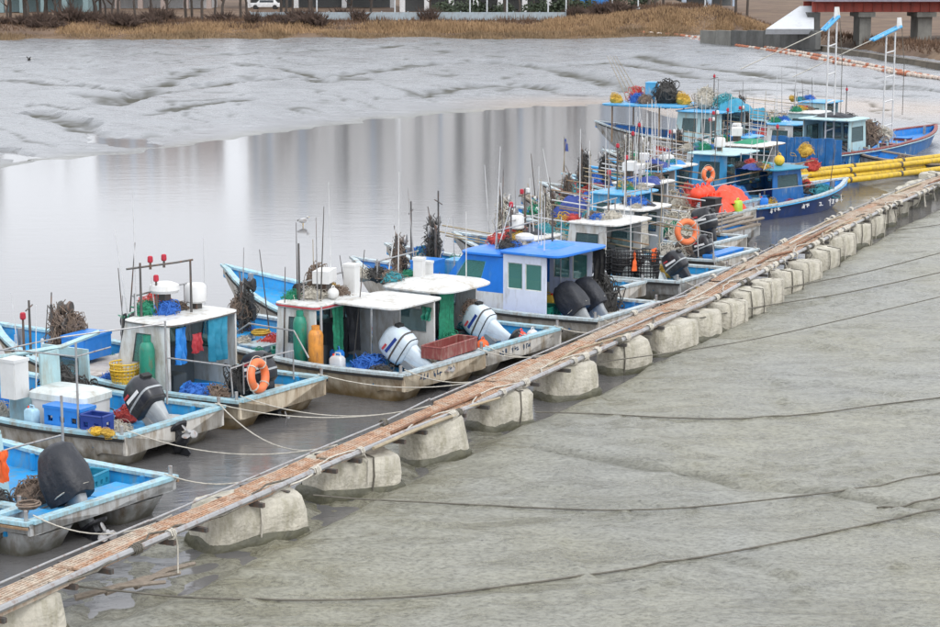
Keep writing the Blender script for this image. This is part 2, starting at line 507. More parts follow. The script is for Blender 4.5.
NR, NC = 520, 350
ys_ = 18 * (232 / 18) ** (np.arange(NR) / (NR - 1))
us_ = np.linspace(-1, 1, NC)
YY = np.repeat(ys_, NC)
XX = np.tile(us_, NR) * (14 + 0.36 * YY)
ZZ = ground_height(XX, YY)
creek_val = CREEK[0].copy()
wet_val = CREEK[1].copy()
me = bpy.data.meshes.new('mudflat')
fac = [(i * NC + j, i * NC + j + 1, (i + 1) * NC + j + 1, (i + 1) * NC + j) for i in range(NR - 1) for j in range(NC - 1)]
me.from_pydata(list(zip(XX.tolist(), YY.tolist(), ZZ.tolist())), [], fac)
sp_ = [(lambda v: (v.x, v.y))(ground(a, b)) for a, b in ((585, 103), (640, 106), (700, 110), (800, 112), (960, 120))]
sd_ = seg_dist(XX, YY, sp_)
sa_ = me.attributes.new('sand', 'FLOAT', 'POINT')
sa_.data.foreach_set('value', (np.clip(1.3 - sd_ / 7.5, 0, 1) * 0.85).astype(np.float32))
we_ = me.attributes.new('wet_film', 'FLOAT', 'POINT')
we_.data.foreach_set('value', wet_val.astype(np.float32))
at_ = me.attributes.new('creek', 'FLOAT', 'POINT')
at_.data.foreach_set('value', creek_val.astype(np.float32))
me.shade_smooth()


def mud_material():
    m = bpy.data.materials.new('wet tidal mud')
    m.use_nodes = True
    n, l = m.node_tree.nodes, m.node_tree.links
    b = n['Principled BSDF']
    tc = n.new('ShaderNodeTexCoord')

    def noise(sx, sy, scale, det=6, rz=0.0, rough=0.6, dist=0.0):
        mp = n.new('ShaderNodeMapping')
        mp.inputs['Scale'].default_value = (sx, sy, 1)
        mp.inputs['Rotation'].default_value = (0, 0, rz)
        l.new(tc.outputs['Object'], mp.inputs['Vector'])
        t = n.new('ShaderNodeTexNoise')
        t.inputs['Scale'].default_value = scale
        t.inputs['Detail'].default_value = det
        t.inputs['Roughness'].default_value = rough
        t.inputs['Distortion'].default_value = dist
        l.new(mp.outputs[0], t.inputs['Vector'])
        return t.outputs['Fac']

    def ramp(f, p0, c0, p1, c1):
        r = n.new('ShaderNodeValToRGB')
        r.color_ramp.elements[0].position, r.color_ramp.elements[1].position = p0, p1
        r.color_ramp.elements[0].color = c0 + (1,)
        r.color_ramp.elements[1].color = c1 + (1,)
        l.new(f, r.inputs['Fac'])
        return r.outputs['Color']

    def mix(a, c, f, mode='MIX'):
        x = n.new('ShaderNodeMix'); x.data_type = 'RGBA'; x.blend_type = mode
        if isinstance(f, float): x.inputs[0].default_value = f
        else: l.new(f, x.inputs[0])
        l.new(a, x.inputs[6]); l.new(c, x.inputs[7])
        return x.outputs[2]
    big = noise(1, 0.6, 0.16, 5, 0.3)
    streak = noise(0.8, 2.0, 0.6, 7, 0.35, 0.62, 1.2)
    fine = noise(1.0, 1.3, 11.0, 6, 0.2, 0.72)
    c = ramp(big, 0.36, (0.215, 0.222, 0.205), 0.66, (0.25, 0.232, 0.135))
    c2 = ramp(streak, 0.38, (0.15, 0.143, 0.105), 0.60, (0.33, 0.325, 0.285))
    c = mix(c, c2, 0.5)
    c3 = ramp(fine, 0.34, (0.26, 0.25, 0.22), 0.56, (1, 1, 1))
    c = mix(c, c3, 0.75, 'MULTIPLY')
    vo = n.new('ShaderNodeTexVoronoi'); vo.inputs['Scale'].default_value = 2.3        # crab holes
    l.new(tc.outputs['Object'], vo.inputs['Vector'])
    c = mix(c, ramp(vo.outputs['Distance'], 0.035, (0.25, 0.24, 0.21), 0.07, (1, 1, 1)), 0.9, 'MULTIPLY')
    dash = noise(1.2, 1.8, 2.2, 7, 0.22, 0.72, 0.8)
    c = mix(c, ramp(dash, 0.56, (1, 1, 1), 0.70, (0.45, 0.45, 0.41)), 0.8, 'MULTIPLY')
    wfa = n.new('ShaderNodeAttribute'); wfa.attribute_name = 'wet_film'
    c = mix(c, ramp(streak, 0.38, (0.135, 0.14, 0.148), 0.60, (0.205, 0.212, 0.222)), wfa.outputs['Fac'])
    sa = n.new('ShaderNodeAttribute'); sa.attribute_name = 'sand'
    c = mix(c, ramp(fine, 0.3, (0.23, 0.17, 0.125), 0.7, (0.36, 0.28, 0.21)), sa.outputs['Fac'])
    at = n.new('ShaderNodeAttribute'); at.attribute_name = 'creek'      # dark creek mud, with the shade of the banks painted in
    c = mix(c, ramp(fine, 0.3, (0.055, 0.053, 0.043), 0.7, (0.10, 0.097, 0.075)), at.outputs['Fac'])
    l.new(c, b.inputs['Base Color'])
    rr = n.new('ShaderNodeMapRange')
    rr.inputs['From Min'].default_value, rr.inputs['From Max'].default_value = 0.35, 0.65
    rr.inputs['To Min'].default_value, rr.inputs['To Max'].default_value = 0.16, 0.46
    l.new(streak, rr.inputs['Value'])
    sz = n.new('ShaderNodeSeparateXYZ'); l.new(tc.outputs['Object'], sz.inputs[0])
    wet = n.new('ShaderNodeMapRange')                                   # film of water left close to the water line
    wet.inputs['From Min'].default_value, wet.inputs['From Max'].default_value = -0.17, -0.02
    wet.inputs['To Min'].default_value, wet.inputs['To Max'].default_value = 0.45, 1.0
    l.new(sz.outputs['Z'], wet.inputs['Value'])
    rm = n.new('ShaderNodeMath'); rm.operation = 'MULTIPLY'
    l.new(rr.outputs[0], rm.inputs[0]); l.new(wet.outputs[0], rm.inputs[1])
    wf = n.new('ShaderNodeAttribute'); wf.attribute_name = 'wet_film'    # the lower flat beyond the channel keeps a film of water
    w1 = n.new('ShaderNodeMapRange'); w1.inputs['To Min'].default_value, w1.inputs['To Max'].default_value = 1.0, 0.80
    l.new(wf.outputs['Fac'], w1.inputs['Value'])
    rm2 = n.new('ShaderNodeMath'); rm2.operation = 'MULTIPLY'
    l.new(rm.outputs[0], rm2.inputs[0]); l.new(w1.outputs[0], rm2.inputs[1])
    ck = n.new('ShaderNodeMix'); ck.data_type = 'FLOAT'                 # creek mask also dulls the sheen, for banks that mirror less sky
    l.new(at.outputs['Fac'], ck.inputs[0]); l.new(rm2.outputs[0], ck.inputs[2]); ck.inputs[3].default_value = 0.75
    l.new(ck.outputs[0], b.inputs['Roughness'])
    sk = n.new('ShaderNodeMapRange'); sk.inputs['To Min'].default_value, sk.inputs['To Max'].default_value = 0.5, 0.05
    l.new(at.outputs['Fac'], sk.inputs['Value']); l.new(sk.outputs[0], b.inputs['Specular IOR Level'])
    w2 = n.new('ShaderNodeMapRange'); w2.inputs['To Min'].default_value, w2.inputs['To Max'].default_value = 0.75, 0.36
    l.new(wf.outputs['Fac'], w2.inputs['Value'])
    b.inputs['IOR'].default_value = 1.45
    b1 = n.new('ShaderNodeBump'); b1.inputs['Strength'].default_value = 0.7; b1.inputs['Distance'].default_value = 0.05
    l.new(fine, b1.inputs['Height'])
    b2 = n.new('ShaderNodeBump'); b2.inputs['Strength'].default_value = 0.8; b2.inputs['Distance'].default_value = 0.16
    l.new(streak, b2.inputs['Height'])
    l.new(w2.outputs[0], b1.inputs['Strength']); l.new(w2.outputs[0], b2.inputs['Strength'])
    l.new(b1.outputs[0], b2.inputs['Normal'])
    l.new(b2.outputs[0], b.inputs['Normal'])
    return m


me.materials.append(mud_material())
tag(put('mudflat', me), 'grey-green tidal mud with ripples and drainage creeks', kind='structure')


def water_material():
    m = bpy.data.materials.new('turbid tidal water')
    m.use_nodes = True
    n, l = m.node_tree.nodes, m.node_tree.links
    b = n['Principled BSDF']
    b.inputs['Base Color'].default_value = (0.115, 0.112, 0.112, 1)
    b.inputs['Roughness'].default_value = 0.10
    b.inputs['IOR'].default_value = 1.38
    tc = n.new('ShaderNodeTexCoord')
    sp = n.new('ShaderNodeSeparateXYZ')
    l.new(tc.outputs['Object'], sp.inputs[0])
    e1 = n.new('ShaderNodeMath'); e1.operation = 'MULTIPLY'; e1.inputs[1].default_value = 0.47
    l.new(sp.outputs['Y'], e1.inputs[0])
    e2 = n.new('ShaderNodeMath'); e2.operation = 'SUBTRACT'
    l.new(sp.outputs['X'], e2.inputs[0]); l.new(e1.outputs[0], e2.inputs[1])
    shal = n.new('ShaderNodeMapRange')              # rippled shallows beside the walkway, calm channel beyond
    shal.inputs['From Min'].default_value, shal.inputs['From Max'].default_value = -32, -22
    shal.inputs['To Min'].default_value, shal.inputs['To Max'].default_value = 0.22, 1.3
    l.new(e2.outputs[0], shal.inputs['Value'])
    last = None
    for sx, sy, sc, st, dist in ((1.0, 1.6, 2.0, 0.16, 0.06), (0.6, 2.4, 0.5, 0.16, 0.08), (1, 1.4, 8.0, 0.09, 0.03)):
        mp = n.new('ShaderNodeMapping')
        mp.inputs['Scale'].default_value = (sx, sy, 1)
        mp.inputs['Rotation'].default_value = (0, 0, 0.12)
        l.new(tc.outputs['Object'], mp.inputs['Vector'])
        t = n.new('ShaderNodeTexNoise')
        t.inputs['Scale'].default_value = sc
        t.inputs['Detail'].default_value = 5
        t.inputs['Distortion'].default_value = 0.8
        l.new(mp.outputs[0], t.inputs['Vector'])
        bp = n.new('ShaderNodeBump')
        ml = n.new('ShaderNodeMath'); ml.operation = 'MULTIPLY'
        ml.inputs[1].default_value = st
        l.new(shal.outputs[0], ml.inputs[0])
        l.new(ml.outputs[0], bp.inputs['Strength'])
        bp.inputs['Distance'].default_value = dist
        l.new(t.outputs['Fac'], bp.inputs['Height'])
        if last: l.new(last, bp.inputs['Normal'])
        last = bp.outputs[0]
    l.new(last, b.inputs['Normal'])
    return m


mb = MB()
mb.add([(-260, 14, WATER_Z), (60, 14, WATER_Z), (60, 190, WATER_Z), (-260, 190, WATER_Z)], [(0, 1, 2, 3)])
tag(mb.build('water', water_material()), 'turbid brown-grey channel water reflecting the overcast sky', kind='structure')

# far bank: land rising behind the flat
EDGE_PX = [(-400, 45), (0, 43), (200, 42), (400, 41), (600, 41), (690, 39), (740, 38), (780, 43), (860, 53), (940, 64)]
EP = [ground(x, y, 0.35) for x, y in EDGE_PX]
EX = np.array([p.x for p in EP] + [60, 300]); EY = np.array([p.y for p in EP] + [135, 120])


def crest(x):
    return np.interp(x, [-40, 8, 16, 22, 29, 34, 60], [2.15, 2.15, 3.0, 3.6, 3.4, 1.5, 1.5])


def bank_z(x, y):
    d = y - np.interp(x, EX, EY)
    return 0.30 + np.where(d < 0, 0.15 * d, (crest(x) - 0.3) * sstep(0, 10, d)) + np.where(d > 10, 0.001 * (d - 10), 0)


NR2, NC2 = 240, 260
yb = 120 + 2400 * (np.arange(NR2) / (NR2 - 1)) ** 3.2
YB = np.repeat(yb, NC2)
XB = np.tile(np.linspace(-1, 1, NC2), NR2) * (70 + 0.55 * YB)
ZB = bank_z(XB, YB) + np.array([0.12 * mnoise.fractal(Vector((a * 0.3, b * 0.3, 0)), 1, 2, 3) for a, b in zip(XB, YB)]) * (YB < 400)
me = bpy.data.meshes.new('far_bank')
me.from_pydata(list(zip(XB.tolist(), YB.tolist(), ZB.tolist())), [], [(i * NC2 + j, i * NC2 + j + 1, (i + 1) * NC2 + j + 1, (i + 1) * NC2 + j) for i in range(NR2 - 1) for j in range(NC2 - 1)])
me.shade_smooth()
earth = mat('dry earth and grass', (0.125, 0.085, 0.062), 0.9, var=0.4, scale=0.35, dirt=(0.20, 0.14, 0.09), dirt_amt=0.5, dirt_scale=0.12, bump=0.3, bscale=3, spec=0.2)
me.materials.append(earth)
tag(put('far_bank', me), 'brown earth and dry grass bank behind the mudflat', kind='structure')


def bz(x, y):
    return float(bank_z(np.array([x]), np.array([y]))[0])


# dry reeds and grass on the bank (uncountable)
def blades(name, label, count, x0, x1, d0, d1, h0, h1, m, seed, w=0.07):
    rg = np.random.default_rng(seed)
    x = rg.uniform(x0, x1, count)
    d = rg.uniform(d0, d1, count)
    clump = np.array([mnoise.noise(Vector((a * 0.25, b * 0.25, seed))) for a, b in zip(x, d)])
    y = np.interp(x, EX, EY) + d
    z = bank_z(x, y) - 0.05
    h = rg.uniform(h0, h1, count) * np.clip(0.75 + 0.9 * clump, 0.15, 1.5)
    an = rg.uniform(0, math.pi, count)
    lx, ly = rg.normal(0, 0.22, count) * h, rg.normal(0, 0.22, count) * h
    v = np.empty((count, 3, 3))
    v[:, 0] = np.stack([x - w * np.cos(an), y - w * np.sin(an), z], 1)
    v[:, 1] = np.stack([x + w * np.cos(an), y + w * np.sin(an), z], 1)
    v[:, 2] = np.stack([x + lx, y + ly, z + h], 1)
    me = bpy.data.meshes.new(name)
    me.from_pydata(v.reshape(-1, 3).tolist(), [], [(3 * i, 3 * i + 1, 3 * i + 2) for i in range(count)])
    me.materials.append(m)
    tag(put(name, me), label, name.replace('_', ' ').split()[-1], kind='stuff')


reed_tan = mat('dry tan reed', (0.25, 0.175, 0.105), 0.9, var=0.3, scale=0.35, spec=0.15)
reed_gold = mat('dry golden reed', (0.33, 0.22, 0.125), 0.9, var=0.25, scale=0.3, spec=0.15)
reed_brown = mat('dry brown weed', (0.13, 0.082, 0.055), 0.9, var=0.3, scale=0.4, spec=0.15)
blades('shore_grass', 'tan dry grass along the foot of the far bank', 26000, -75, 27, 0.2, 4.0, 0.35, 0.75, reed_tan, 3)
blades('levee_grass', 'orange brown dry grass on the slope rising to the bridge', 14000, 8, 33, 2.5, 9, 0.3, 0.7, reed_gold, 9)
blades('bank_reeds', 'golden dry reeds halfway up the far bank', 15000, -45, 13, 4.2, 7.5, 0.4, 0.9, reed_gold, 5)
blades('slope_weeds', 'brown dry weeds on the upper slope of the far bank', 24000, -75, 60, 5.5, 22, 0.3, 0.8, reed_brown, 7)

# bare bushes
twig_mat = mat('bare twigs', (0.075, 0.048, 0.036), 0.9, var=0.35, scale=2)
bark = mat('tree bark', (0.075, 0.06, 0.05), 0.9, var=0.35, scale=3, stretch=(1, 1, 0.3))


def bush_mesh(seed, rx, rz):
    rd = random.Random(seed)
    b = MB()
    for _ in range(300):
        a, e = rd.uniform(0, 6.283), rd.uniform(0.1, 1.5)
        bx, by = rd.gauss(0, rx * 0.35), rd.gauss(0, rx * 0.3)
        ln = rd.uniform(0.4, 1.0)
        tip = Vector((bx + rx * 0.6 * ln * math.cos(a) * math.cos(e), by + rx * 0.6 * ln * math.sin(a) * math.cos(e), rz * ln * (0.3 + 0.7 * math.sin(e))))
        w = 0.035
        b.add([(bx * 0.7 - w, by * 0.7, rd.uniform(0, rz * 0.4)), (bx * 0.7 + w, by * 0.7, rd.uniform(0, rz * 0.4)), tip], [(0, 1, 2)])
    return b.mesh('bush', twig_mat)


bushes = [bush_mesh(i, 1.7, 1.3 + 0.25 * i) for i in range(5)]
rd = random.Random(4)
for i in range(64):
    px = rd.uniform(-60, 330) if i < 46 else rd.uniform(330, 640)
    x = (px - 470) / 9.2
    y = float(np.interp(x, EX, EY)) + (rd.uniform(6.5, 14) if px < 330 else rd.uniform(10, 15))
    b = put('bare_bush', bushes[i % 5], None, (x, y, bz(x, y) - 0.08), rd.uniform(0, 6))
    s = rd.uniform(0.7, 1.25)
    b.scale = (s, s, s * rd.uniform(0.8, 1.1))
    tag(b, 'leafless brown bush in the thicket along the far bank', 'bush', 'bare bushes along the far bank')


def tree(seed, h):
    rd = random.Random(seed)
    t, c = MB(), MB()
    base = [Vector((0, 0, -0.4)), Vector((rd.gauss(0, .1), rd.gauss(0, .1), h * 0.2)), Vector((rd.gauss(0, .25), rd.gauss(0, .25), h * 0.42)), Vector((rd.gauss(0, .4), rd.gauss(0, .4), h * 0.7)), Vector((rd.gauss(0, .5), rd.gauss(0, .5), h))]
    t.tube(base, [0.17, 0.14, 0.11, 0.07, 0.03], 7)
    for i in range(16):
        f = rd.uniform(0.3, 0.95)
        k = min(3, int(f * 4)); u = f * 4 - k
        p = base[k].lerp(base[k + 1], u)
        a = rd.uniform(0, 6.283); ln = h * rd.uniform(0.18, 0.34) * (1.15 - f * 0.6)
        q = p + Vector((math.cos(a) * ln * 0.5, math.sin(a) * ln * 0.5, ln * 0.4))
        r = p + Vector((math.cos(a) * ln * 0.85, math.sin(a) * ln * 0.85, ln * 1.0))
        c.tube([p, q, r], [0.07, 0.045, 0.015], 4)
        for _ in range(12):
            s = q.lerp(r, rd.random())
            e = s + Vector((rd.gauss(0, .6), rd.gauss(0, .6), rd.uniform(0.1, 1.1)))
            w = 0.03
            c.add([s - Vector((w, 0, 0)), s + Vector((w, 0, 0)), e], [(0, 1, 2)])
    return t.mesh('trunk', bark, True), c.mesh('crown', twig_mat)


TREES = [tree(20 + i, 7 + 1.2 * i) for i in range(4)]
TREE_PX = [(7, 12), (26, 13), (38, 11), (60, 14), (72, 12), (100, 13), (118, 17), (136, 14), (166, 15), (186, 11), (202, 18), (214, 15), (222, 16), (241, 14), (247, 13), (292, 12), (352, 15), (430, 12), (520, 10), (648, 14), (655, 12), (720, 15), (736, 17), (747, 14), (664, 9)]
rdt_ = random.Random(31)
TREE_PX += [(rdt_.uniform(-20, 300), rdt_.uniform(8, 16)) for _ in range(16)] + [(rdt_.uniform(300, 620), rdt_.uniform(8, 12)) for _ in range(7)]
for i, (px, by) in enumerate(TREE_PX):
    Y = float(np.interp((px - 470) / 9.0, EX, EY)) + (12 + (20 - by) * 0.9)
    x = at_depth(px, by, Y).x
    root = empty('bare_tree', 'leafless dark tree trunk rising out of frame ' + ('on the brown slope by the bridge' if px > 600 else 'behind the bushes of the far bank'), 'tree', (x, Y, bz(x, Y)), rd.uniform(0, 6), 'bare trees on the slope by the bridge' if px > 600 else 'bare trees behind the far bank')
    tm, cm = TREES[i % 4]
    put('trunk', tm, root); put('crown', cm, root)
    s = rd.uniform(0.85, 1.2)
    root.scale = (s * 0.95, s * 0.95, s)

# light poles
pole_mat = mat('pale lamp post', (0.5, 0.52, 0.53), 0.5)
for i, (px, by) in enumerate([(317, 20), (395, 21), (470, 21), (487, 21), (507, 21), (548, 22), (566, 21), (612, 20), (638, 16), (705, 10)]):
    Y = float(np.interp((px - 470) / 9.0, EX, EY)) + 13
    x = at_depth(px, by, Y).x
    root = empty('street_lamp', 'tall pale street lamp post beyond the far bank', 'street lamp', (x, Y, bz(x, Y)), 0, 'street lamps beyond the far bank')
    MB().tube([(0, 0, 0), (0, 0, 7.5), (0.3, 0, 8), (1.2, 0, 8.2)], [0.1, 0.07, 0.06, 0.05], 6).build('pole', pole_mat, root)
    MB().box((1.4, 0, 8.2), (0.6, 0.25, 0.12)).build('lamp_head', pole_mat, root)
    MB().box((0, 0, 0.12), (0.4, 0.4, 0.24)).build('base', pole_mat, root)

# grey panel fence
fence_mat = mat('grey blue fence panel', (0.30, 0.35, 0.38), 0.6, var=0.1, dirt=(0.22, 0.2, 0.18), dirt_amt=0.3)
YF = float(np.interp(0, EX, EY)) + 11.5
fx0, fx1 = at_depth(250, 20, YF).x, at_depth(575, 20, YF).x
fr = empty('panel_fence', 'long low grey-blue panel fence on top of the far bank', 'fence', (fx0, YF, bz(-5, YF)))
pm = MB().box((0, 0, 0.55), (2.9, 0.05, 0.9)).mesh('fence_panel', fence_mat)
pom = MB().box((0, 0, 0.55), (0.1, 0.1, 1.15)).mesh('post', fence_mat)
nx = int((fx1 - fx0) / 3)
for i in range(nx + 1):
    put('post', pom, fr, (i * 3, 0, 0))
    if i < nx: put('fence_panel', pm, fr, (i * 3 + 1.5, 0.01, 0))


# buildings behind: only their feet show, but the water mirrors their height
def building(name, label, cat, px0, px1, Y, h, wall, dark, cols=0, storey=3.0, z_open=3.2):
    x0, x1 = (px0 - 470) / F_PX * Y, (px1 - 470) / F_PX * Y
    z = bz(0, Y)
    w = x1 - x0
    root = empty(name, label, cat, ((x0 + x1) / 2, Y, z))
    MB().box((0, 6, h / 2 + z_open / 2), (w, 11, h - z_open)).build('upper_wall', wall, root)
    MB().box((0, 7.5, z_open / 2), (w - 1, 7, z_open)).build('recessed_wall', dark, root)
    n = max(2, cols)
    cm = MB().box((0, 0, z_open / 2), (0.7, 0.7, z_open)).mesh('column', wall)
    for i in range(n):
        put('column', cm, root, (-w / 2 + 0.4 + (w - 0.8) * i / (n - 1), 1.0, 0))
    wm = MB().box((0, 0, 0), (1.5, 0.1, 1.3)).mesh('window', glass_dark)
    k = max(2, int(w / 4.5))
    for i in range(k):
        for j in range(min(8, int((h - z_open) / storey))):
            put('window', wm, root, (-w / 2 + (i + 0.5) * w / k, 0.47, z_open + 1.5 + j * storey))
    rdb = random.Random(int(px0) + 500)
    for i in range(int(w / 2.2)):  # upright strips added to streak the facade's reflection in the water
        pw = rdb.uniform(.3, 1.1)
        MB().box((-w / 2 + (i + rdb.uniform(.3, .7)) * 2.2, 0.32, z_open + (h - z_open) / 2), (pw, .3, h - z_open)).build('streak_strip', rdb.choice([wall, dark, conc_far, conc_blue]), root)
    MB().box((0, 6, h + 0.2), (w + 0.6, 11.6, 0.4)).build('roof', dark, root)


glass_dark = mat('dark facade glass', (0.05, 0.06, 0.07), 0.2)
conc_far = mat('pale far concrete', (0.56, 0.56, 0.56), 0.8)
conc_blue = mat('blue grey far facade', (0.34, 0.40, 0.48), 0.7)
brick_far = mat('brown far facade', (0.36, 0.29, 0.26), 0.85)
dark_far = mat('dark recess facade', (0.12, 0.125, 0.125), 0.7)
teal_far = mat('pale teal far facade', (0.19, 0.27, 0.28), 0.6)
building('office_block', 'pale concrete building on columns behind the grey fence', 'building', 400, 600, 268, 24, conc_far, dark_far, 9)
building('apartment_block', 'brown building foot behind the bare trees at left', 'building', 95, 214, 285, 19, brick_far, conc_far, 6)
building('warehouse', 'teal-walled low building behind the trees at top left corner', 'building', 2, 92, 265, 9, teal_far, teal_far, 5)
building('tower_block', 'dark building foot beside the lamp post left of the fence', 'building', 247, 396, 290, 25, conc_far, dark_far, 4)
building('flat_block', 'grey building foot behind the brown slope at upper right', 'building', 604, 735, 300, 24, conc_blue, dark_far, 6)
building('house_block', 'pale building cut off by the top left edge', 'building', -140, -18, 270, 22, conc_far, teal_far, 5)

# low dark hedge plants below the office block
hedge_mat = mat('dark evergreen leaf', (0.035, 0.05, 0.025), 0.8, var=0.4, scale=4)


def hedge_mesh(seed):
    rd = random.Random(seed); b = MB()
    for _ in range(420):
        p = Vector((rd.gauss(0, .8), rd.gauss(0, .5), abs(rd.gauss(0.7, .4))))
        a = Vector((rd.gauss(0, 1), rd.gauss(0, 1), rd.gauss(0, 1))).normalized() * 0.16
        c = a.orthogonal().normalized() * 0.12
        b.add([p - a, p + c, p + a, p - c], [(0, 1, 2, 3)])
    return b.mesh('hedge', hedge_mat)


hm = [hedge_mesh(i) for i in range(3)]
for i in range(20):
    px = rd.uniform(440, 640)
    Y = 240 + rd.uniform(-2, 12); x = (px - 470) / F_PX * Y
    b = put('evergreen_shrub', hm[i % 3], None, (x, Y, bz(x, Y)), rd.uniform(0, 6))
    b.scale = (rd.uniform(.8, 1.3),) * 3
    tag(b, 'dark evergreen shrub behind the grey fence', 'shrub', 'evergreen shrubs behind the fence')


def car(name, label, px, Y, m, truck=False):
    x = (px - 470) / F_PX * Y
    r = empty(name, label, 'truck' if truck else 'car', (x, Y, bz(x, Y)), 0)
    b = MB()
    if truck:
        b.box((-1.3, 0, 1.15), (1.5, 1.7, 1.7)); b.box((0.9, 0, 0.75), (2.7, 1.7, 0.5))
        b.build('body', m, r)
        MB().box((-1.5, -0.87, 1.55), (0.7, 0.05, 0.5)).build('window', glass_dark, r)
        MB().box((0.9, 0, 1.35), (2.7, 1.7, 0.65)).build('cargo_box', m, r)
    else:
        b.loft([(0, 0, .35, 2.2, .85, 5), (0, 0, .75, 2.25, .88, 5), (0, 0, .9, 2.1, .84, 5)], 20)
        b.build('body', m, r, True)
        MB().loft([(0.2, 0, .9, 1.5, .8, 4), (0.25, 0, 1.42, 1.0, .66, 4)], 20).build('cabin', m, r, True)
        MB().box((0.2, -0.75, 1.15), (1.9, 0.1, 0.3)).build('window', glass_dark, r)
    wm = MB().tube([(0, -0.1, 0), (0, 0.1, 0)], 0.33, 12).mesh('wheel', rubber)
    for sx in (-1.35, 1.35):
        for sy in (-.82, .82):
            put('wheel', wm, r, (sx, sy, .33))


car('parked_car', 'pale car parked behind the bushes left of the fence', 268, 282, conc_far)
car('parked_truck', 'small blue truck parked right of the grey fence', 588, 243, tarp_blue, True)

# ---- right: revetment wall, bridge, white slope, float boom
conc = mat('grey stained concrete', (0.20, 0.195, 0.175), 0.85, var=0.2, scale=0.8, dirt=(0.10, 0.095, 0.085), dirt_amt=0.5, dirt_scale=0.5, bump=0.3, bscale=6)
conc_dark = mat('dark stained concrete', (0.11, 0.11, 0.105), 0.85, var=0.3, scale=0.7, dirt=(0.05, 0.05, 0.045), dirt_amt=0.5, dirt_scale=0.6)
bridge_red = mat('red bridge girder paint', (0.33, 0.055, 0.035), 0.6, var=0.15, scale=0.8, dirt=(0.16, 0.05, 0.04), dirt_amt=0.4)
bank_stone = mat('mossy brown stone facing', (0.12, 0.10, 0.075), 0.9, var=0.35, scale=0.8, dirt=(0.07, 0.065, 0.05), dirt_amt=0.5, dirt_scale=0.6, bump=0.5, bscale=4)
rw = empty('revetment_wall', 'low mossy brown revetment wall below the bridge', 'wall')
pts = [ground(a, b, 0.62) for a, b in ((700, 36), (730, 38), (775, 44), (815, 50), (860, 57), (905, 64), (950, 71), (1010, 80))]
for i, (a, b) in enumerate(zip(pts, pts[1:])):
    d = (b - a); ln = d.length; an = math.atan2(d.y, d.x)
    o = MB().panel((0, 0, -0.6), (ln - 0.04, 0, -0.6), (ln - 0.04, 0.35, 0.9), (0, 0.35, 0.9), 0.3).build('wall_panel', bank_stone, rw, loc=(a.x, a.y, 0), rz=an)
    MB().box((ln / 2, 0.45, 0.97), (ln - 0.05, 0.5, 0.12)).build('coping', bank_stone, o)

YBR = 192
br = empty('road_bridge', 'road bridge with red steel girder on concrete piers', 'bridge')
bl = at_depth(812, 10, YBR).x
gz = at_depth(812, 12, YBR).z
MB().box((bl + 30, YBR, gz + 0.45), (60, 0.18, 0.9)).build('girder', bridge_red, br)
MB().box((bl + 30, YBR + 5, gz + 0.45), (60, 0.18, 0.9)).build('girder', bridge_red, br)
sm = MB().box((0, 0, 0), (0.1, 0.12, 0.86)).mesh('stiffener', bridge_red)
for i in range(34):
    put('stiffener', sm, br, (bl + 0.4 + i * 0.9, YBR - 0.16, gz + 0.45))
MB().box((bl + 30, YBR - 0.2, gz + 0.93), (60, 0.5, 0.09)).build('flange', bridge_red, br)
MB().box((bl + 30, YBR + 2.4, gz + 1.25), (60, 8, 0.5)).build('deck', mat('purple grey deck edge', (0.22, 0.20, 0.23), 0.8), br)
for px, wpx in ((862, 12), (921, 15), (985, 14)):
    x = at_depth(px, 30, YBR + 2).x
    p = MB().box((x, YBR + 2, gz / 2 - 0.4), (wpx / 11.2, 3.2, gz + 0.75)).build('pier', conc, br)
    MB().box((x, YBR + 2, gz - 0.25), (wpx / 11.2 + 0.5, 4.6, 0.45)).build('pier_cap', conc, p)
MB().box((bl + 0.2, YBR + 3, gz / 2 - .3), (1.2, 6, gz + 0.5)).build('abutment', conc_dark, br)
rail = MB()
for k in range(24):
    rail.box((bl + k * 2.5, YBR - 1.5, gz + 2.0), (0.1, 0.1, 1.05))
for zz in (1.85, 2.2, 2.5):
    rail.box((bl + 30, YBR - 1.5, gz + zz), (60, 0.06, 0.06))
rail.build('railing', frame_alu, br)
# white slope facing beside the abutment
a, b, c, d = at_depth(766, 29, YBR - 3), at_depth(814, 29, YBR - 3), at_depth(814, 6, YBR + 3), at_depth(800, 6, YBR + 3)
ws = MB().add([a, b, c, d, a + Vector((0, .4, -.5)), b + Vector((0, .4, -.5)), c + Vector((0, .4, -.5)), d + Vector((0, .4, -.5))], [(0, 1, 2, 3), (7, 6, 5, 4), (0, 4, 5, 1), (1, 5, 6, 2), (2, 6, 7, 3), (3, 7, 4, 0)])
tag(ws.build('slope_facing', mat('white concrete slope', (0.5, 0.52, 0.54), 0.7, var=0.06, dirt=(0.4, 0.4, 0.4), dirt_amt=0.3, dirt_scale=0.7)), 'white sloping concrete facing beside the red bridge', 'slope facing')
wt = empty('retaining_wall', 'dark grey retaining wall under the white slope', 'wall')
a2, b2 = at_depth(700, 30, YBR + 14), at_depth(816, 30, YBR - 3.6)
d = b2 - a2
n = 7
for i in range(n):
    p = a2.lerp(b2, i / n)
    MB().box((d.length / n / 2, 0.3, 0), (d.length / n - 0.05, 0.6, 1.7)).build('wall_panel', conc_dark if i > 1 else conc, wt, loc=(p.x, p.y, p.z - .87), rz=math.atan2(d.y, d.x))

def on_bank(px, py):
    for k in range(80):
        z = 4.0 - 0.05 * k
        p = ground(px, py, z)
        if max(bz(p.x, p.y) + 0.35, 0.62) >= z:
            return p
    return ground(px, py, 0.6)


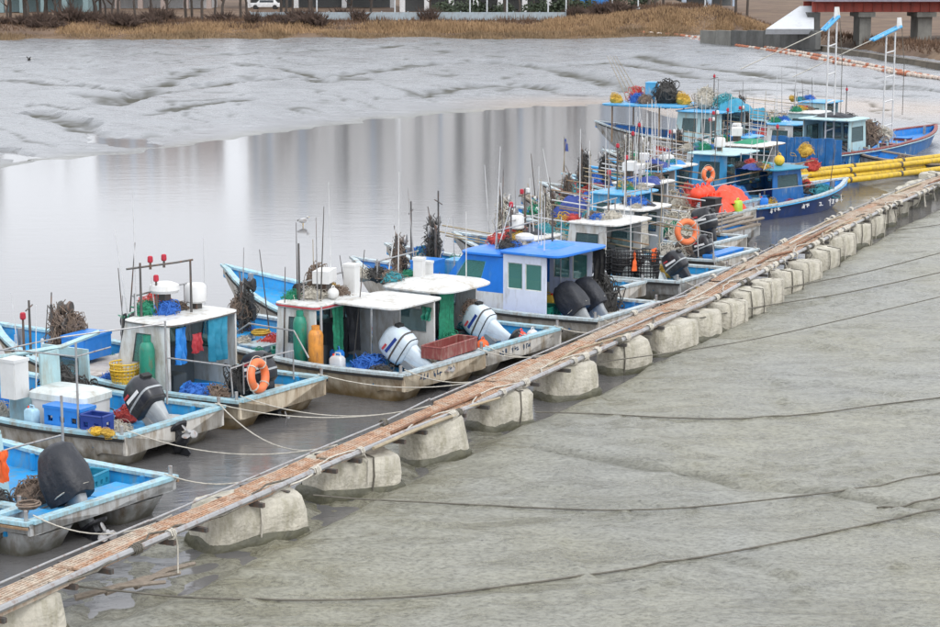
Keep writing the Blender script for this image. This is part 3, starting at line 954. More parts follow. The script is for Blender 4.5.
# float boom: two strings of small floats across the mud to the bridge
fl_w = mat('dirty white boom float', (0.55, 0.50, 0.44), 0.7, dirt=(0.3, 0.14, 0.08), dirt_amt=0.4)
fl_o = mat('faded orange boom float', (0.36, 0.13, 0.07), 0.7)
fmesh = [MB().loft([(0, 0, 0, .1, .1, 2), (0, 0, .06, .17, .17, 2), (0, 0, .5, .17, .17, 2), (0, 0, .56, .1, .1, 2)], 8).xform(Matrix.Rotation(R(90), 4, 'Y')).mesh('float', mm, True) for mm in (fl_w, fl_o)]
for bi, (pp, zoff) in enumerate((([(640, 33), (680, 36), (720, 41), (760, 47), (800, 53), (850, 62), (900, 72), (945, 80)], 'upper'), ([(690, 40), (730, 45), (770, 51), (810, 58), (840, 64), (880, 71), (930, 78), (960, 82)], 'lower'))):
    bo = empty('float_boom', 'string of dirty white and rust boom floats, %s of two strings by the bridge' % zoff, 'float boom', (0, 0, 0))
    P = [on_bank(a, b) for a, b in pp]
    MB().tube(P, 0.03, 4).build('rope', rope_dark, bo)
    tot = 0; nxt = 0.0
    for a, b in zip(P, P[1:]):
        L = (b - a).length
        while nxt < tot + L:
            q = a.lerp(b, (nxt - tot) / L)
            k = put('float', fmesh[int(rd.random() < 0.4)], bo, q + Vector((0, 0, 0.05)), math.atan2(b.y - a.y, b.x - a.x) + rd.gauss(0, .1))
            nxt += 0.95
        tot += L

# ------------------------------------------------------------------ floating walkway on foam blocks
def walk_point(t):
    """point at arc length t along the walkway"""
    tot = 0
    for a, b in zip(WALK, WALK[1:]):
        L = (b - a).length
        if t <= tot + L:
            d = (b - a).normalized()
            return a.lerp(b, (t - tot) / L), d
        tot += L
    d = (WALK[-1] - WALK[-2]).normalized()
    return WALK[-1] + d * (t - tot), d


WALK_LEN = sum((b - a).length for a, b in zip(WALK, WALK[1:]))


def plank_mesh(m, length, width, rows, seed):
    rdp = random.Random(seed)
    b = MB()
    nb = int(length / 0.105)
    st = 0.024
    for r in range(rows + 1):                                   # long strips between the rows of slots
        x = -width / 2 + st / 2 + (width - st) * r / rows
        b.box((x, length / 2, 0), (st, length - 0.02, 0.035))
    for k in range(nb + 1):                                     # webs between the slots
        b.box((0, 0.02 + (length - 0.04) * k / nb, -0.004), (width - 0.01, 0.034, 0.026))
    for sx in (-1, 1):                                          # folded edges
        b.box((sx * (width / 2 + 0.004), length / 2, -0.02), (0.008, length - 0.02, 0.06))
    b.jitter(0.006, 1.5, seed)
    return b.mesh('plank', m)


PLANKS = [plank_mesh(plank_rust, 2.3, 0.272, 4, 1), plank_mesh(plank_pale, 2.3, 0.272, 4, 2), plank_mesh(plank_rust, 2.3, 0.272, 3, 3)]
wk = empty('floating_walkway', 'rusty perforated plank walkway on foam floats running up the right', 'walkway')
rd = random.Random(8)
t = 4.0
i = 0
side_r, side_l = [], []
while t < WALK_LEN + 3:
    p, d = walk_point(t)
    q, _ = walk_point(t + 2.35)
    an = math.atan2(d.y, d.x) - math.pi / 2
    rgt = Vector((d.y, -d.x, 0))
    lanes = 2 if p.y < 36 else 3
    w = lanes * 0.285
    for k in range(lanes):
        off = (k - (lanes - 1) / 2) * 0.285
        fade = min(1, max(0, (p.y - 40) / 16))
        me = PLANKS[1 if rd.random() < 0.25 + 0.55 * fade else (0 if rd.random() < .6 else 2)]
        o = put('plank', me, wk, p + rgt * (off + rd.gauss(0, .012)) + d * rd.gauss(0, .06) + Vector((0, 0, rd.gauss(0, .010))), an + rd.gauss(0, .010))
        o.rotation_euler.x = rd.gauss(0, .008)
    for e in (0.35, 1.9):
        MB().box((0, e, -0.075), (w + 0.35, 0.07, 0.07)).build('crossbeam', steel_dark, wk, loc=p, rz=an)
    side_r.append(p + rgt * (w / 2 + 0.07)); side_l.append(p - rgt * (w / 2 + 0.07))
    t += 2.35
    i += 1
for side, r in ((side_r, 0.05), (side_l, 0.018)):
    for k in range(0, len(side) - 2, 2):
        a, b, c = side[k], side[k + 1], side[min(k + 2, len(side) - 1)]
        j = Vector((0, 0, 0.05 + rd.uniform(-.015, .02)))
        MB().tube([a + j, b + j, c + j], r, 7).build('side_pipe', steel, wk, True)
# loose pipes and timbers lying along the far half of the deck
for k in range(26):
    tt = rd.uniform(13, WALK_LEN - 2)
    p, d = walk_point(tt)
    rgt = Vector((d.y, -d.x, 0))
    off = rd.uniform(-0.5, 0.55)
    L = rd.uniform(2.0, 4.5)
    b = MB()
    r0 = rd.uniform(0.02, 0.04)
    p2, _ = walk_point(tt + L)
    b.tube([p + rgt * off + Vector((0, 0, .055)), p.lerp(p2, .5) + rgt * (off + rd.gauss(0, .05)) + Vector((0, 0, .075)), p2 + rgt * (off + rd.gauss(0, .12)) + Vector((0, 0, .06))], r0, 6)
    tag(b.build('loose_pole', rd.choice([rusty, steel, bamboo, rope_pale]), None, True), 'thin pole or pipe lying lengthwise on the walkway deck', 'pole', 'poles lying along the walkway')
# lashings and trailing line along the outer pipe
for k in range(120):
    tt = rd.uniform(4, WALK_LEN - 1) if k < 60 else rd.uniform(WALK_LEN * .5, WALK_LEN - 1)
    p, d = walk_point(tt)
    rgt = Vector((d.y, -d.x, 0))
    w = 0.57 if p.y < 36 else 0.855
    c = p + rgt * (w / 2 + 0.07) * (1 if rd.random() < .8 else -1) + Vector((0, 0, 0.05))
    b = MB()
    n = rd.randint(3, 6)
    pts = []
    for s in range(n * 7):
        a = s / 7 * 6.283
        pts.append(c + d * (s / 7 * 0.045 - n * .02) + (rgt * math.cos(a) + Vector((0, 0, 1)) * math.sin(a)) * (0.07 + 0.01 * rd.random()))
    if rd.random() < 0.45:
        e = pts[-1]
        pts += [e + Vector((rd.gauss(0, .05), rd.gauss(0, .05), -0.15)), e + Vector((rd.gauss(0, .08), rd.gauss(0, .08), -0.38 - rd.random() * .2))]
    b.tube(pts, 0.014, 4)
    b.build('rope_lashing', rope_pale if rd.random() < .75 else rope_dark, wk)
for k in range(9):          # long slack lines laid on the deck edge
    t0 = 5 + k * 6.5 + rd.uniform(-1, 1)
    pts = []
    for s in range(26):
        p, d = walk_point(t0 + s * 0.26)
        rgt = Vector((d.y, -d.x, 0))
        pts.append(p + rgt * (0.30 + 0.18 * math.sin(s * .5 + k) + rd.gauss(0, .03)) + Vector((0, 0, .045 + abs(rd.gauss(0, .01)))))
    MB().tube(pts, 0.017, 4).build('rope_line', rope_pale if k % 3 else rope_dark, wk)


# ---- foam float blocks
ORD = 'first second third fourth fifth sixth seventh eighth ninth tenth eleventh twelfth thirteenth fourteenth fifteenth sixteenth seventeenth eighteenth nineteenth twentieth twenty-first twenty-second twenty-third twenty-fourth twenty-fifth twenty-sixth'.split()
BLOCKS = [(20, 650, 120, 38), (262, 541, 122, 38), (366, 493, 106, 40), (448, 459, 72, 42), (512, 427, 70, 34), (577, 397, 66, 30), (635, 371, 58, 34), (682, 352, 46, 40), (713, 339, 38, 44), (738, 329, 36, 44), (758, 318, 34, 46), (777, 308, 33, 46), (797, 296, 33, 48), (815, 284, 34, 48), (834, 272, 34, 50), (850, 259, 34, 50), (866, 246, 32, 50), (880, 236, 30, 50), (892, 225, 28, 50), (904, 215, 27, 50), (916, 206, 26, 50), (928, 198, 25, 50), (941, 190, 25, 50)]
for i, (px, py, wpx, yaw) in enumerate(BLOCKS):
    rb = random.Random(100 + i)
    g = ground(px, py, -0.10)
    sc = (py + 40) / 9.1
    w = wpx / sc * (0.98 if i < 7 else 1.35)
    dp = min(0.85, w * 0.62)
    h = (0.62 if i < 7 else .66) + rb.uniform(-.03, .06)
    an = R(yaw)
    b = MB()
    ex = 6.5 if i < 3 else rb.choice([3.4, 4.2, 5]) if i < 8 else rb.choice([2.5, 2.9, 3.4])
    n = 28
    taper = rb.uniform(0.9, 0.97)
    b.loft([(0, dp / 2, -0.25, w / 2 * .95, dp / 2 * .95, ex), (0, dp / 2, 0.0, w / 2, dp / 2, ex), (0, dp / 2, h * .5, w / 2 * (1 + taper) / 2, dp / 2, ex), (0, dp / 2, h - .05, w / 2 * taper, dp / 2 * .97, ex), (0, dp / 2, h, w / 2 * taper - .04, dp / 2 * .97 - .04, ex), (0, dp / 2, h + .004, w / 2 * taper * .5, dp / 4, ex), (0, dp / 2, h + .006, w / 2 * taper * .1, dp / 20, ex)], n)
    b.jitter(0.045, 2.2, i * 3.1).jitter(0.02, 7, i)
    root = empty('foam_float', 'weathered cream foam float under the walkway, %s block from the bottom left corner' % ORD[i], 'float', (g.x, g.y, -0.10), an, 'foam floats under the walkway')
    root.rotation_euler.x = rb.gauss(0, .035); root.rotation_euler.y = rb.gauss(0, .05)
    b.build('foam_block', float_foam, root, True)
    c = MB().loft([(0, dp / 2, -0.27, w / 2 + .05, dp / 2 + .05, ex), (0, dp / 2, -0.06, w / 2 + .05, dp / 2 + .05, ex), (0, dp / 2, 0.04, w / 2 + .035, dp / 2 + .035, ex), (0, dp / 2, 0.11, w / 2 - .02, dp / 2 - .02, ex)], n, False)
    c.jitter(0.06, 2.6, i * 2.3)
    c.build('mud_crust', mud_stain, root, True)
    if i in (1, 2, 4, 6) or i > 8:
        s = MB()
        for xx in ([rb.uniform(-.3, .3) * w] if i < 9 else [-.25 * w, .2 * w]):
            s.tube([(xx, -0.02, -0.15), (xx + .02, -0.03, h * .5), (xx, 0.0, h + .02), (xx - .03, dp * .5, h + .04)], 0.016, 4)
        s.build('strap', rope_pale if i % 2 else rope_dark, root)

# ---- ropes across the near mud
ROPES = [([(66, 585, .5), (120, 591, .25), (200, 598, .08), (320, 600, .05), (420, 596, .05), (520, 585, .06), (640, 568, .06), (760, 548, .06), (860, 528, .06), (960, 505, .07), (1060, 480, .07)], 0.016, rope_dark, 'thick dark rope lying across the mud nearest the camera'),
         ([(313, 495, .35), (360, 499, .15), (440, 503, .05), (540, 508, .05), (620, 514, .04), (700, 512, .05), (800, 499, .05), (880, 486, .05), (960, 470, .05), (1040, 452, .05)], 0.014, rope_dark, 'dark mooring rope curving over the mud from the third float'),
         ([(877, 509, .03), (905, 506, .04), (930, 502, .05), (980, 494, .05)], 0.016, rope_dark, 'short dark rope end sticking out of the mud at right edge'),
         ([(535, 412, .3), (600, 414, .05), (680, 418, .04), (750, 419, .04), (820, 413, .05), (880, 407, .05), (960, 396, .05), (1050, 380, .05)], 0.014, rope_dark, 'dark rope sagging across the mud from the fifth float'),
         ([(600, 362, .4), (690, 350, .25), (760, 338, .2), (850, 318, .2), (960, 292, .2), (1050, 270, .2)], 0.013, rope_dark, 'taut dark mooring line over the mud from the seventh float'),
         ([(700, 318, .5), (770, 305, .15), (850, 292, .12), (960, 268, .12), (1040, 250, .12)], 0.016, rope_dark, 'thin dark mooring line over the mud from the far floats, middle one'),
         ([(735, 300, .5), (800, 285, .2), (870, 271, .2), (960, 248, .2), (1040, 230, .2)], 0.016, rope_dark, 'thin dark mooring line over the mud beside the twelfth float'),
         ([(838, 235, .5), (870, 230, .06), (905, 229, .05), (960, 222, .1), (1040, 212, .1)], 0.014, rope_dark, 'thin dark rope over the mud, highest at right edge')]
for pts, r, m, lab in ROPES:
    P = [ground(a, b, z) for a, b, z in pts]
    for v in P[2:]:
        v.z = max(v.z, float(ground_height(np.array([v.x]), np.array([v.y]))[0]) + r * .5)
    out = []
    for j in range(len(P) - 1):
        for k in range(6):
            f = k / 6
            a = P[max(0, j - 1)]; b = P[j]; c = P[j + 1]; d = P[min(len(P) - 1, j + 2)]
            out.append(0.5 * ((2 * b) + (c - a) * f + (2 * a - 5 * b + 4 * c - d) * f * f + (3 * b - a - 3 * c + d) * f ** 3))
    out.append(P[-1])
    hz = ground_height(np.array([v.x for v in out]), np.array([v.y for v in out]))
    for v, hh in zip(out, hz): v.z = max(v.z, float(hh) + r * .4)
    tag(MB().tube(out, r, 6).build('mooring_rope', m, None, True), lab, 'rope')
# debris by the first floats
for k in range(3):
    a = ground(75 + 30 * k, 598 - 6 * k, 0.05); b = ground(165 + 15 * k, 583 - 10 * k, 0.02)
    tag(MB().tube([a, a.lerp(b, .5) + Vector((0, 0, .06)), b], [0.05, .045, .03], 7).jitter(.02, 3, k).build('driftwood', wood_grey, None, True), ['grey driftwood pole in the mud beside the nearest float, lowest', 'grey driftwood pole in the mud under the walkway, middle of three', 'grey driftwood pole in the mud under the walkway, highest of three'][k], 'driftwood')

# ------------------------------------------------------------------ boats
class Boat:
    def __init__(s, label, stern, yaw, L=8.2, B=3.2, hull=None, rim=None, deck=None, inner=None, zs=0.66, zbow=1.22, draft=0.0, name='fishing_boat', fore=True, stern_over=0.85, stripe=None, bow_pow=2.5, marks=False, over_h=.40):
        s.L, s.B, s.yaw = L, B, yaw
        s.rz = R(yaw) - math.pi / 2
        s.loc = Vector((stern[0], stern[1], WATER_Z - draft))
        s.label = label
        s.root = empty(name, label, 'boat', s.loc, s.rz, None)
        s.zs0, s.zbow, s.bp = zs, zbow, bow_pow
        s.rim_m = rim or rim_pale
        s.deck_m = deck or deck_cyan
        s.hull_m = hull or hull_white
        s.over = stern_over
        s.over_h = over_h
        s.zd = 0.30
        N = 30
        ts = [i / N for i in range(N + 1)]
        yb = [0, stern_over - .22, stern_over - .1, stern_over + .02, stern_over + .25]
        ts = sorted(set([y / L for y in yb] + [t for t in ts if t * L > stern_over + .3]))
        # hull shell
        prof = []
        for t in ts:
            y = t * L
            hb, z = s.hb(t), s.zsh(t)
            if y < stern_over - .05: zb = z - over_h if y < stern_over - .2 else z - over_h - .06
            elif y < stern_over + .1: zb = 0.12
            else: zb = -0.30 + (z - .25 + 0.30) * max(0, (t - .62) / .38) ** 2.4
            ww = 0.86 if t < .6 else 0.86 - .5 * (t - .6) / .4
            if y < stern_over: ww = .93
            rake = 0.0
            prof.append([(0, y + rake, zb), (hb * ww * .6, y, zb + .01), (hb * ww, y, zb + .06 * (t > .1)), (hb * (ww + .96) / 2, y, zb + (z - zb) * .45), (hb * .985, y, z - .10), (hb, y, z - .03)])
        s.shell('hull', prof, s.hull_m, cap=True)
        # gunwale rim
        prof = []
        for t in ts:
            hb, z = s.hb(t), s.zsh(t)
            y = t * L
            rw = min(.15, hb * .8)
            prof.append([(max(0, hb - rw), y, z - .06), (hb + .045, y + (.05 if t == 1 else 0), z - .06), (hb + .045, y + (.05 if t == 1 else 0), z), (max(0, hb - rw), y, z)])
        s.ring('gunwale', prof, s.rim_m)
        # inner bulwark and deck
        prof = []
        for t in ts:
            hb, z = s.hb(t), s.zsh(t)
            zd = s.deck_z(t)
            i0 = max(0.0, hb - .10)
            prof.append([(i0, t * L, z - .02), (max(0, i0 - .03), t * L, (z + zd) / 2), (max(0, i0 - .05), t * L, zd), (max(0, i0 - .05) * .5, t * L, zd), (0, t * L, zd)])
        s.shell('deck', prof, s.deck_m)
        # stern: rim, transom board
        hb, z = s.hb(0), s.zsh(0)
        MB().box((0, 0.06, z - .03 + .003), (2 * hb - .2, .18, .062)).build('stern_rim', s.rim_m, s.root)
        MB().box((0, 0.03, z - .06 - (over_h - .08) / 2), (2 * hb - .06, .06, over_h - .06)).build('transom', s.hull_m, s.root)
        for sg in (-1, 1):          # twin stern pontoons of the hull on either side of the engine well
            MB().loft([(sg * hb * .62, stern_over + .1, -.32, hb * .26, .42, 4), (sg * hb * .62, stern_over - .02, -.05, hb * .28, .52, 4), (sg * hb * .62, stern_over - .12, .22, hb * .29, .6, 4), (sg * hb * .62, stern_over - .18, z - .28, hb * .3, .66, 4)], 16).build('stern_pontoon', s.hull_m, s.root, True)
        # rub rail
        for sg in (-1, 1):
            pts = [(sg * (s.hb(t) + .03), t * L, s.zsh(t) - .10) for t in ts if t < .97]
            MB().tube(pts, 0.028, 5).build('rub_rail', rubber if stripe is None else stripe, s.root)
        # frames along the bulwark, hatches
        for k in range(5):
            t = .08 + .11 * k
            for sg in (-1, 1):
                MB().box((sg * (s.hb(t) - .17), t * L, (s.zsh(t) + s.zd) / 2 - .02), (.08, .06, s.zsh(t) - s.zd - .06)).build('rib', s.deck_m, s.root)
        for k, (yy, ww) in enumerate(((.62 * L, .9), (.72 * L, .7))):
            zz = s.deck_z(yy / L)
            hh = MB().box((0, yy, zz + .06), (ww, .6, .12)).build('hatch', s.rim_m if fore else s.deck_m, s.root)
            MB().box((0, yy, zz + .13), (ww + .06, .66, .03)).build('hatch_lid', s.deck_m if k else s.rim_m, hh)
        MB().box((0, .9 * L, s.zsh(.9) - .14), (.1, .1, .42)).build('bow_bollard', steel, s.root)
        for sg in (-1, 1):
            MB().tube([(sg * (hb - .05), .1, z), (sg * (hb - .05), .1, z + .16)], .035, 7).build('cleat', steel, s.root)
        if marks:
            s.stern_marks()

    def stern_marks(s):
        rdm = random.Random(hash(s.label) % 1000 if False else int(s.loc.x * 100) % 997)
        z = s.zs0 - .19
        x = -.28 * s.B
        for g in range(3):
            for k in range(3):
                b = MB()
                for _ in range(3):
                    v = rdm.random() < .5
                    b.box((x + rdm.uniform(-.03, .03), -.006, z + rdm.uniform(-.04, .04)), (.018 if v else .07, .008, .09 if v else .018))
                b.box((x, -.006, z), (.016, .008, .05)).build('letter', letter_dark, s.root)
                x += .11
            x += .16

    def hb(s, t):
        b = s.B / 2
        if t < .25: return b * (.95 + .05 * t / .25)
        if t < .42: return b
        return max(0.012, b * (1 - ((t - .42) / .58) ** s.bp))

    def zsh(s, t):
        return s.zs0 - .04 * math.sin(min(1, t / .5) * math.pi) + (s.zbow - s.zs0) * max(0, (t - .3) / .7) ** 1.9

    def deck_z(s, t):
        if t * s.L < s.over: return max(s.zd, s.zs0 - s.over_h + .05)
        if t < .58: return s.zd
        k = min(1, (t - .58) / .06)
        return s.zd + k * (max(s.zd, s.zsh(t) - .34) - s.zd)

    def shell(s, name, prof, m, cap=False):
        b = MB()
        k = len(prof[0])
        vs, fs = [], []
        for sg in (1, -1):
            o = len(vs)
            for ring in prof:
                vs += [(sg * x, y, z) for x, y, z in ring]
            for i in range(len(prof) - 1):
                for j in range(k - 1):
                    q = (o + i * k + j, o + i * k + j + 1, o + (i + 1) * k + j + 1, o + (i + 1) * k + j)
                    fs.append(q if sg > 0 else q[::-1])
            if cap:
                fs.append(tuple(o + j for j in range(k)))
        b.add(vs, fs)
        return b.build(name, m, s.root, True)

    def ring(s, name, prof, m):
        b = MB()
        vs, fs = [], []
        k = len(prof[0])
        for sg in (1, -1):
            o = len(vs)
            for ring in prof:
                vs += [(sg * x, y, z) for x, y, z in ring]
            for i in range(len(prof) - 1):
                for j in range(k):
                    q = (o + i * k + j, o + i * k + (j + 1) % k, o + (i + 1) * k + (j + 1) % k, o + (i + 1) * k + j)
                    fs.append(q)
            fs.append(tuple(o + j for j in range(k)))
        b.add(vs, fs)
        return b.build(name, m, s.root)

    def world(s, x, y, z):
        c, d = math.cos(s.rz), math.sin(s.rz)
        return Vector((s.loc.x + x * c - y * d, s.loc.y + x * d + y * c, s.loc.z + z))

    # ---- superstructure
    def win(s, p00, p10, p11, p01, h, gl=None, fm=None, mull=0):
        p00, p10, p11, p01 = map(Vector, (p00, p10, p11, p01))
        P = lambda u, v: (p00 * (1 - u) + p10 * u) * (1 - v) + (p01 * (1 - u) + p11 * u) * v
        a, b, c, d = P(h[0], h[2]), P(h[1], h[2]), P(h[1], h[3]), P(h[0], h[3])
        f = MB()
        th = .035
        nrm = (b - a).cross(d - a).normalized()
        for q, r in ((a, b), (b, c), (c, d), (d, a)):
            f.tube([q, r], th * .75, 4)
        for k in range(mull):
            u = (k + 1) / (mull + 1)
            f.tube([a.lerp(b, u), d.lerp(c, u)], th * .6, 4)
        w = f.build('window', fm or frame_dark, s.root)
        MB().panel(a, b, c, d, .012).build('pane', gl or glass, w)

    def wall(s, p00, p10, p11, p01, m, holes=(), gl=None, fm=None, th=.05, mull=0, name='cabin_wall'):
        MB().panel(p00, p10, p11, p01, th, holes).build(name, m, s.root)
        for h in holes:
            if len(h) < 5:
                s.win(p00, p10, p11, p01, h, gl, fm, mull)

    def roof(s, x0, x1, y0, y1, z, th, m, camber=.06, r=.25, trim=None, name='roof', ex=7):
        cx, cy, hx, hy = (x0 + x1) / 2, (y0 + y1) / 2, (x1 - x0) / 2, (y1 - y0) / 2
        MB().loft([(cx, cy, z, hx * .97, hy * .97, ex), (cx, cy, z + th * .3, hx, hy, ex), (cx, cy, z + th, hx, hy, ex), (cx, cy, z + th + camber * .5, hx * .9, hy * .9, ex), (cx, cy, z + th + camber, hx * .5, hy * .5, ex * .7), (cx, cy, z + th + camber * 1.05, hx * .05, hy * .05, 3)], 32).build(name, m, s.root, True)
        if trim:
            MB().loft([(cx, cy, z + th * .35, hx + .008, hy + .008, ex), (cx, cy, z + th * .75, hx + .008, hy + .008, ex)], 32, False).build('roof_trim', trim, s.root)

    def cabin(s, y0, y1, w, h, wall=None, roofm=None, rake=.25, side_win=((.25, .8, .5, .85),), front=True, aft=None, over=(.35, .15, .12), cz=None, gl=None, fm=None, mull=0, xo=0.0, roof_ex=7, trim=None, base=None, camber=.05, roof_th=.05):
        wall = wall or frp_white
        z0 = s.zd if cz is None else cz
        z1 = z0 + h
        a, b = xo - w / 2, xo + w / 2
        s.wall((a, y1, z0), (a, y0, z0), (a, y0, z1), (a, y1 - rake, z1), wall, side_win, gl, fm, mull=mull)
        s.wall((b, y0, z0), (b, y1, z0), (b, y1 - rake, z1), (b, y0, z1), wall, [(1 - q[1], 1 - q[0], q[2], q[3]) for q in side_win], gl, fm, mull=mull)
        if front:
            s.wall((b, y1, z0), (a, y1, z0), (a, y1 - rake, z1), (b, y1 - rake, z1), wall, ((.08, .47, .52, .88), (.53, .92, .52, .88)), gl, fm)
        if aft is not None:
            s.wall((a + .03, y0, z0), (b - .03, y0, z0), (b - .03, y0, z1), (a + .03, y0, z1), wall, aft, gl, fm)
        s.roof(a - over[2], b + over[2], y0 - over[0], y1 - rake + over[1], z1, roof_th, roofm or frp_white, camber, trim=trim, ex=roof_ex)
        if base is not None:
            for sg, xx in ((-1, a - .028), (1, b + .028)):
                MB().box((xx, (y0 + y1) / 2, z0 + .12), (.012, y1 - y0 - .02, .24)).build('base_stripe', base, s.root)
        s.roof_z = z1 + roof_th + camber
        # console and seat inside
        MB().box((xo + .3, y1 - .55, z0 + .45), (.8, .35, .9)).build('console', frame_dark, s.root)
        MB().box((xo - .4, y0 + .5, z0 + .22), (.4, .4, .44)).build('seat', frame_dark, s.root)

    def posts(s, pts, z0, z1, r=.03, m=None):
        for x, y in pts:
            MB().tube([(x, y, z0), (x, y, z1)], r, 6).build('post', m or steel, s.root)

    def rail(s, pts, m=None, r=.018, name='rail'):
        MB().tube(pts, r, 5).build(name, m or steel, s.root)

    def antenna(s, x, y, z, h, m=None, r=.012, lean=(0, 0)):
        MB().tube([(x, y, z), (x + lean[0], y + lean[1], z + h)], [r * 1.3, r * .6], 5).build('antenna', m or white_pole, s.root)

    def mast(s, x, y, z, h, bar=.6, lamps=1, m=None, rot=0.0):
        b = MB().tube([(x, y, z), (x, y, z + h)], [.03, .022], 6)
        c, d = math.cos(rot), math.sin(rot)
        if bar: b.tube([(x - bar / 2 * c, y - bar / 2 * d, z + h * .85), (x + bar / 2 * c, y + bar / 2 * d, z + h * .88)], .016, 5)
        p = b.build('mast', m or steel_dark, s.root)
        for k in range(lamps):
            u = (k + .5) / lamps - .5
            zz = z + h * .87 + .02 if bar else z + h
            q = MB().loft([(x + u * bar * c, y + u * bar * d, zz, .045, .045, 2), (x + u * bar * c, y + u * bar * d, zz + .03, .06, .06, 2), (x + u * bar * c, y + u * bar * d, zz + .12, .055, .055, 2), (x + u * bar * c, y + u * bar * d, zz + .14, .03, .03, 2)], 10)
            q.build('lamp', red_lens if k % 2 == 0 else white_plastic, p)

    def radar(s, x, y, z, kind='drum', sc=1.0):
        p = MB().box((x, y, z + .08 * sc), (.18 * sc, .18 * sc, .16 * sc)).build('radar_stand', steel_dark, s.root)
        if kind == 'drum':
            MB().loft([(x, y, z + .16 * sc, .19 * sc, .19 * sc, 2), (x, y, z + .20 * sc, .23 * sc, .23 * sc, 2), (x, y, z + .50 * sc, .23 * sc, .23 * sc, 2), (x, y, z + .56 * sc, .18 * sc, .18 * sc, 2), (x, y, z + .57 * sc, .02, .02, 2)], 16).build('radome', white_plastic, p, True)
        elif kind == 'dome':
            MB().loft([(x, y, z + .16 * sc, .28 * sc, .28 * sc, 2), (x, y, z + .22 * sc, .32 * sc, .32 * sc, 2), (x, y, z + .32 * sc, .30 * sc, .30 * sc, 2), (x, y, z + .38 * sc, .16 * sc, .16 * sc, 2), (x, y, z + .39 * sc, .02, .02, 2)], 16).build('radome', white_plastic, p, True)
        else:
            MB().box((x, y, z + .28 * sc), (.55 * sc, .3 * sc, .22 * sc), .4).build('radome', white_plastic, p)

    def winch(s, x, y, z, sc=1.0, m=None):
        """line hauler: stand with two drums on an axle"""
        r = steel_dark
        p = MB().box((x, y, z + .3 * sc), (.12 * sc, .2 * sc, .6 * sc)).build('hauler_stand', r, s.root)
        for k, dz in ((-1, .55), (1, .85)):
            MB().tube([(x - .2 * sc, y, z + dz * sc), (x - .16 * sc, y, z + dz * sc), (x - .08 * sc, y, z + dz * sc), (x + .08 * sc, y, z + dz * sc), (x + .16 * sc, y, z + dz * sc), (x + .2 * sc, y, z + dz * sc)], [.2 * sc, .22 * sc, .12 * sc, .12 * sc, .22 * sc, .2 * sc], 14).build('hauler_drum', m or rubber, p, True)

    # ---- things on the boat (top level)
    def on(s, maker, x, y, z, rz=0.0, *a, **k):
        return maker(s.world(x, y, z), s.rz + rz, *a, **k)


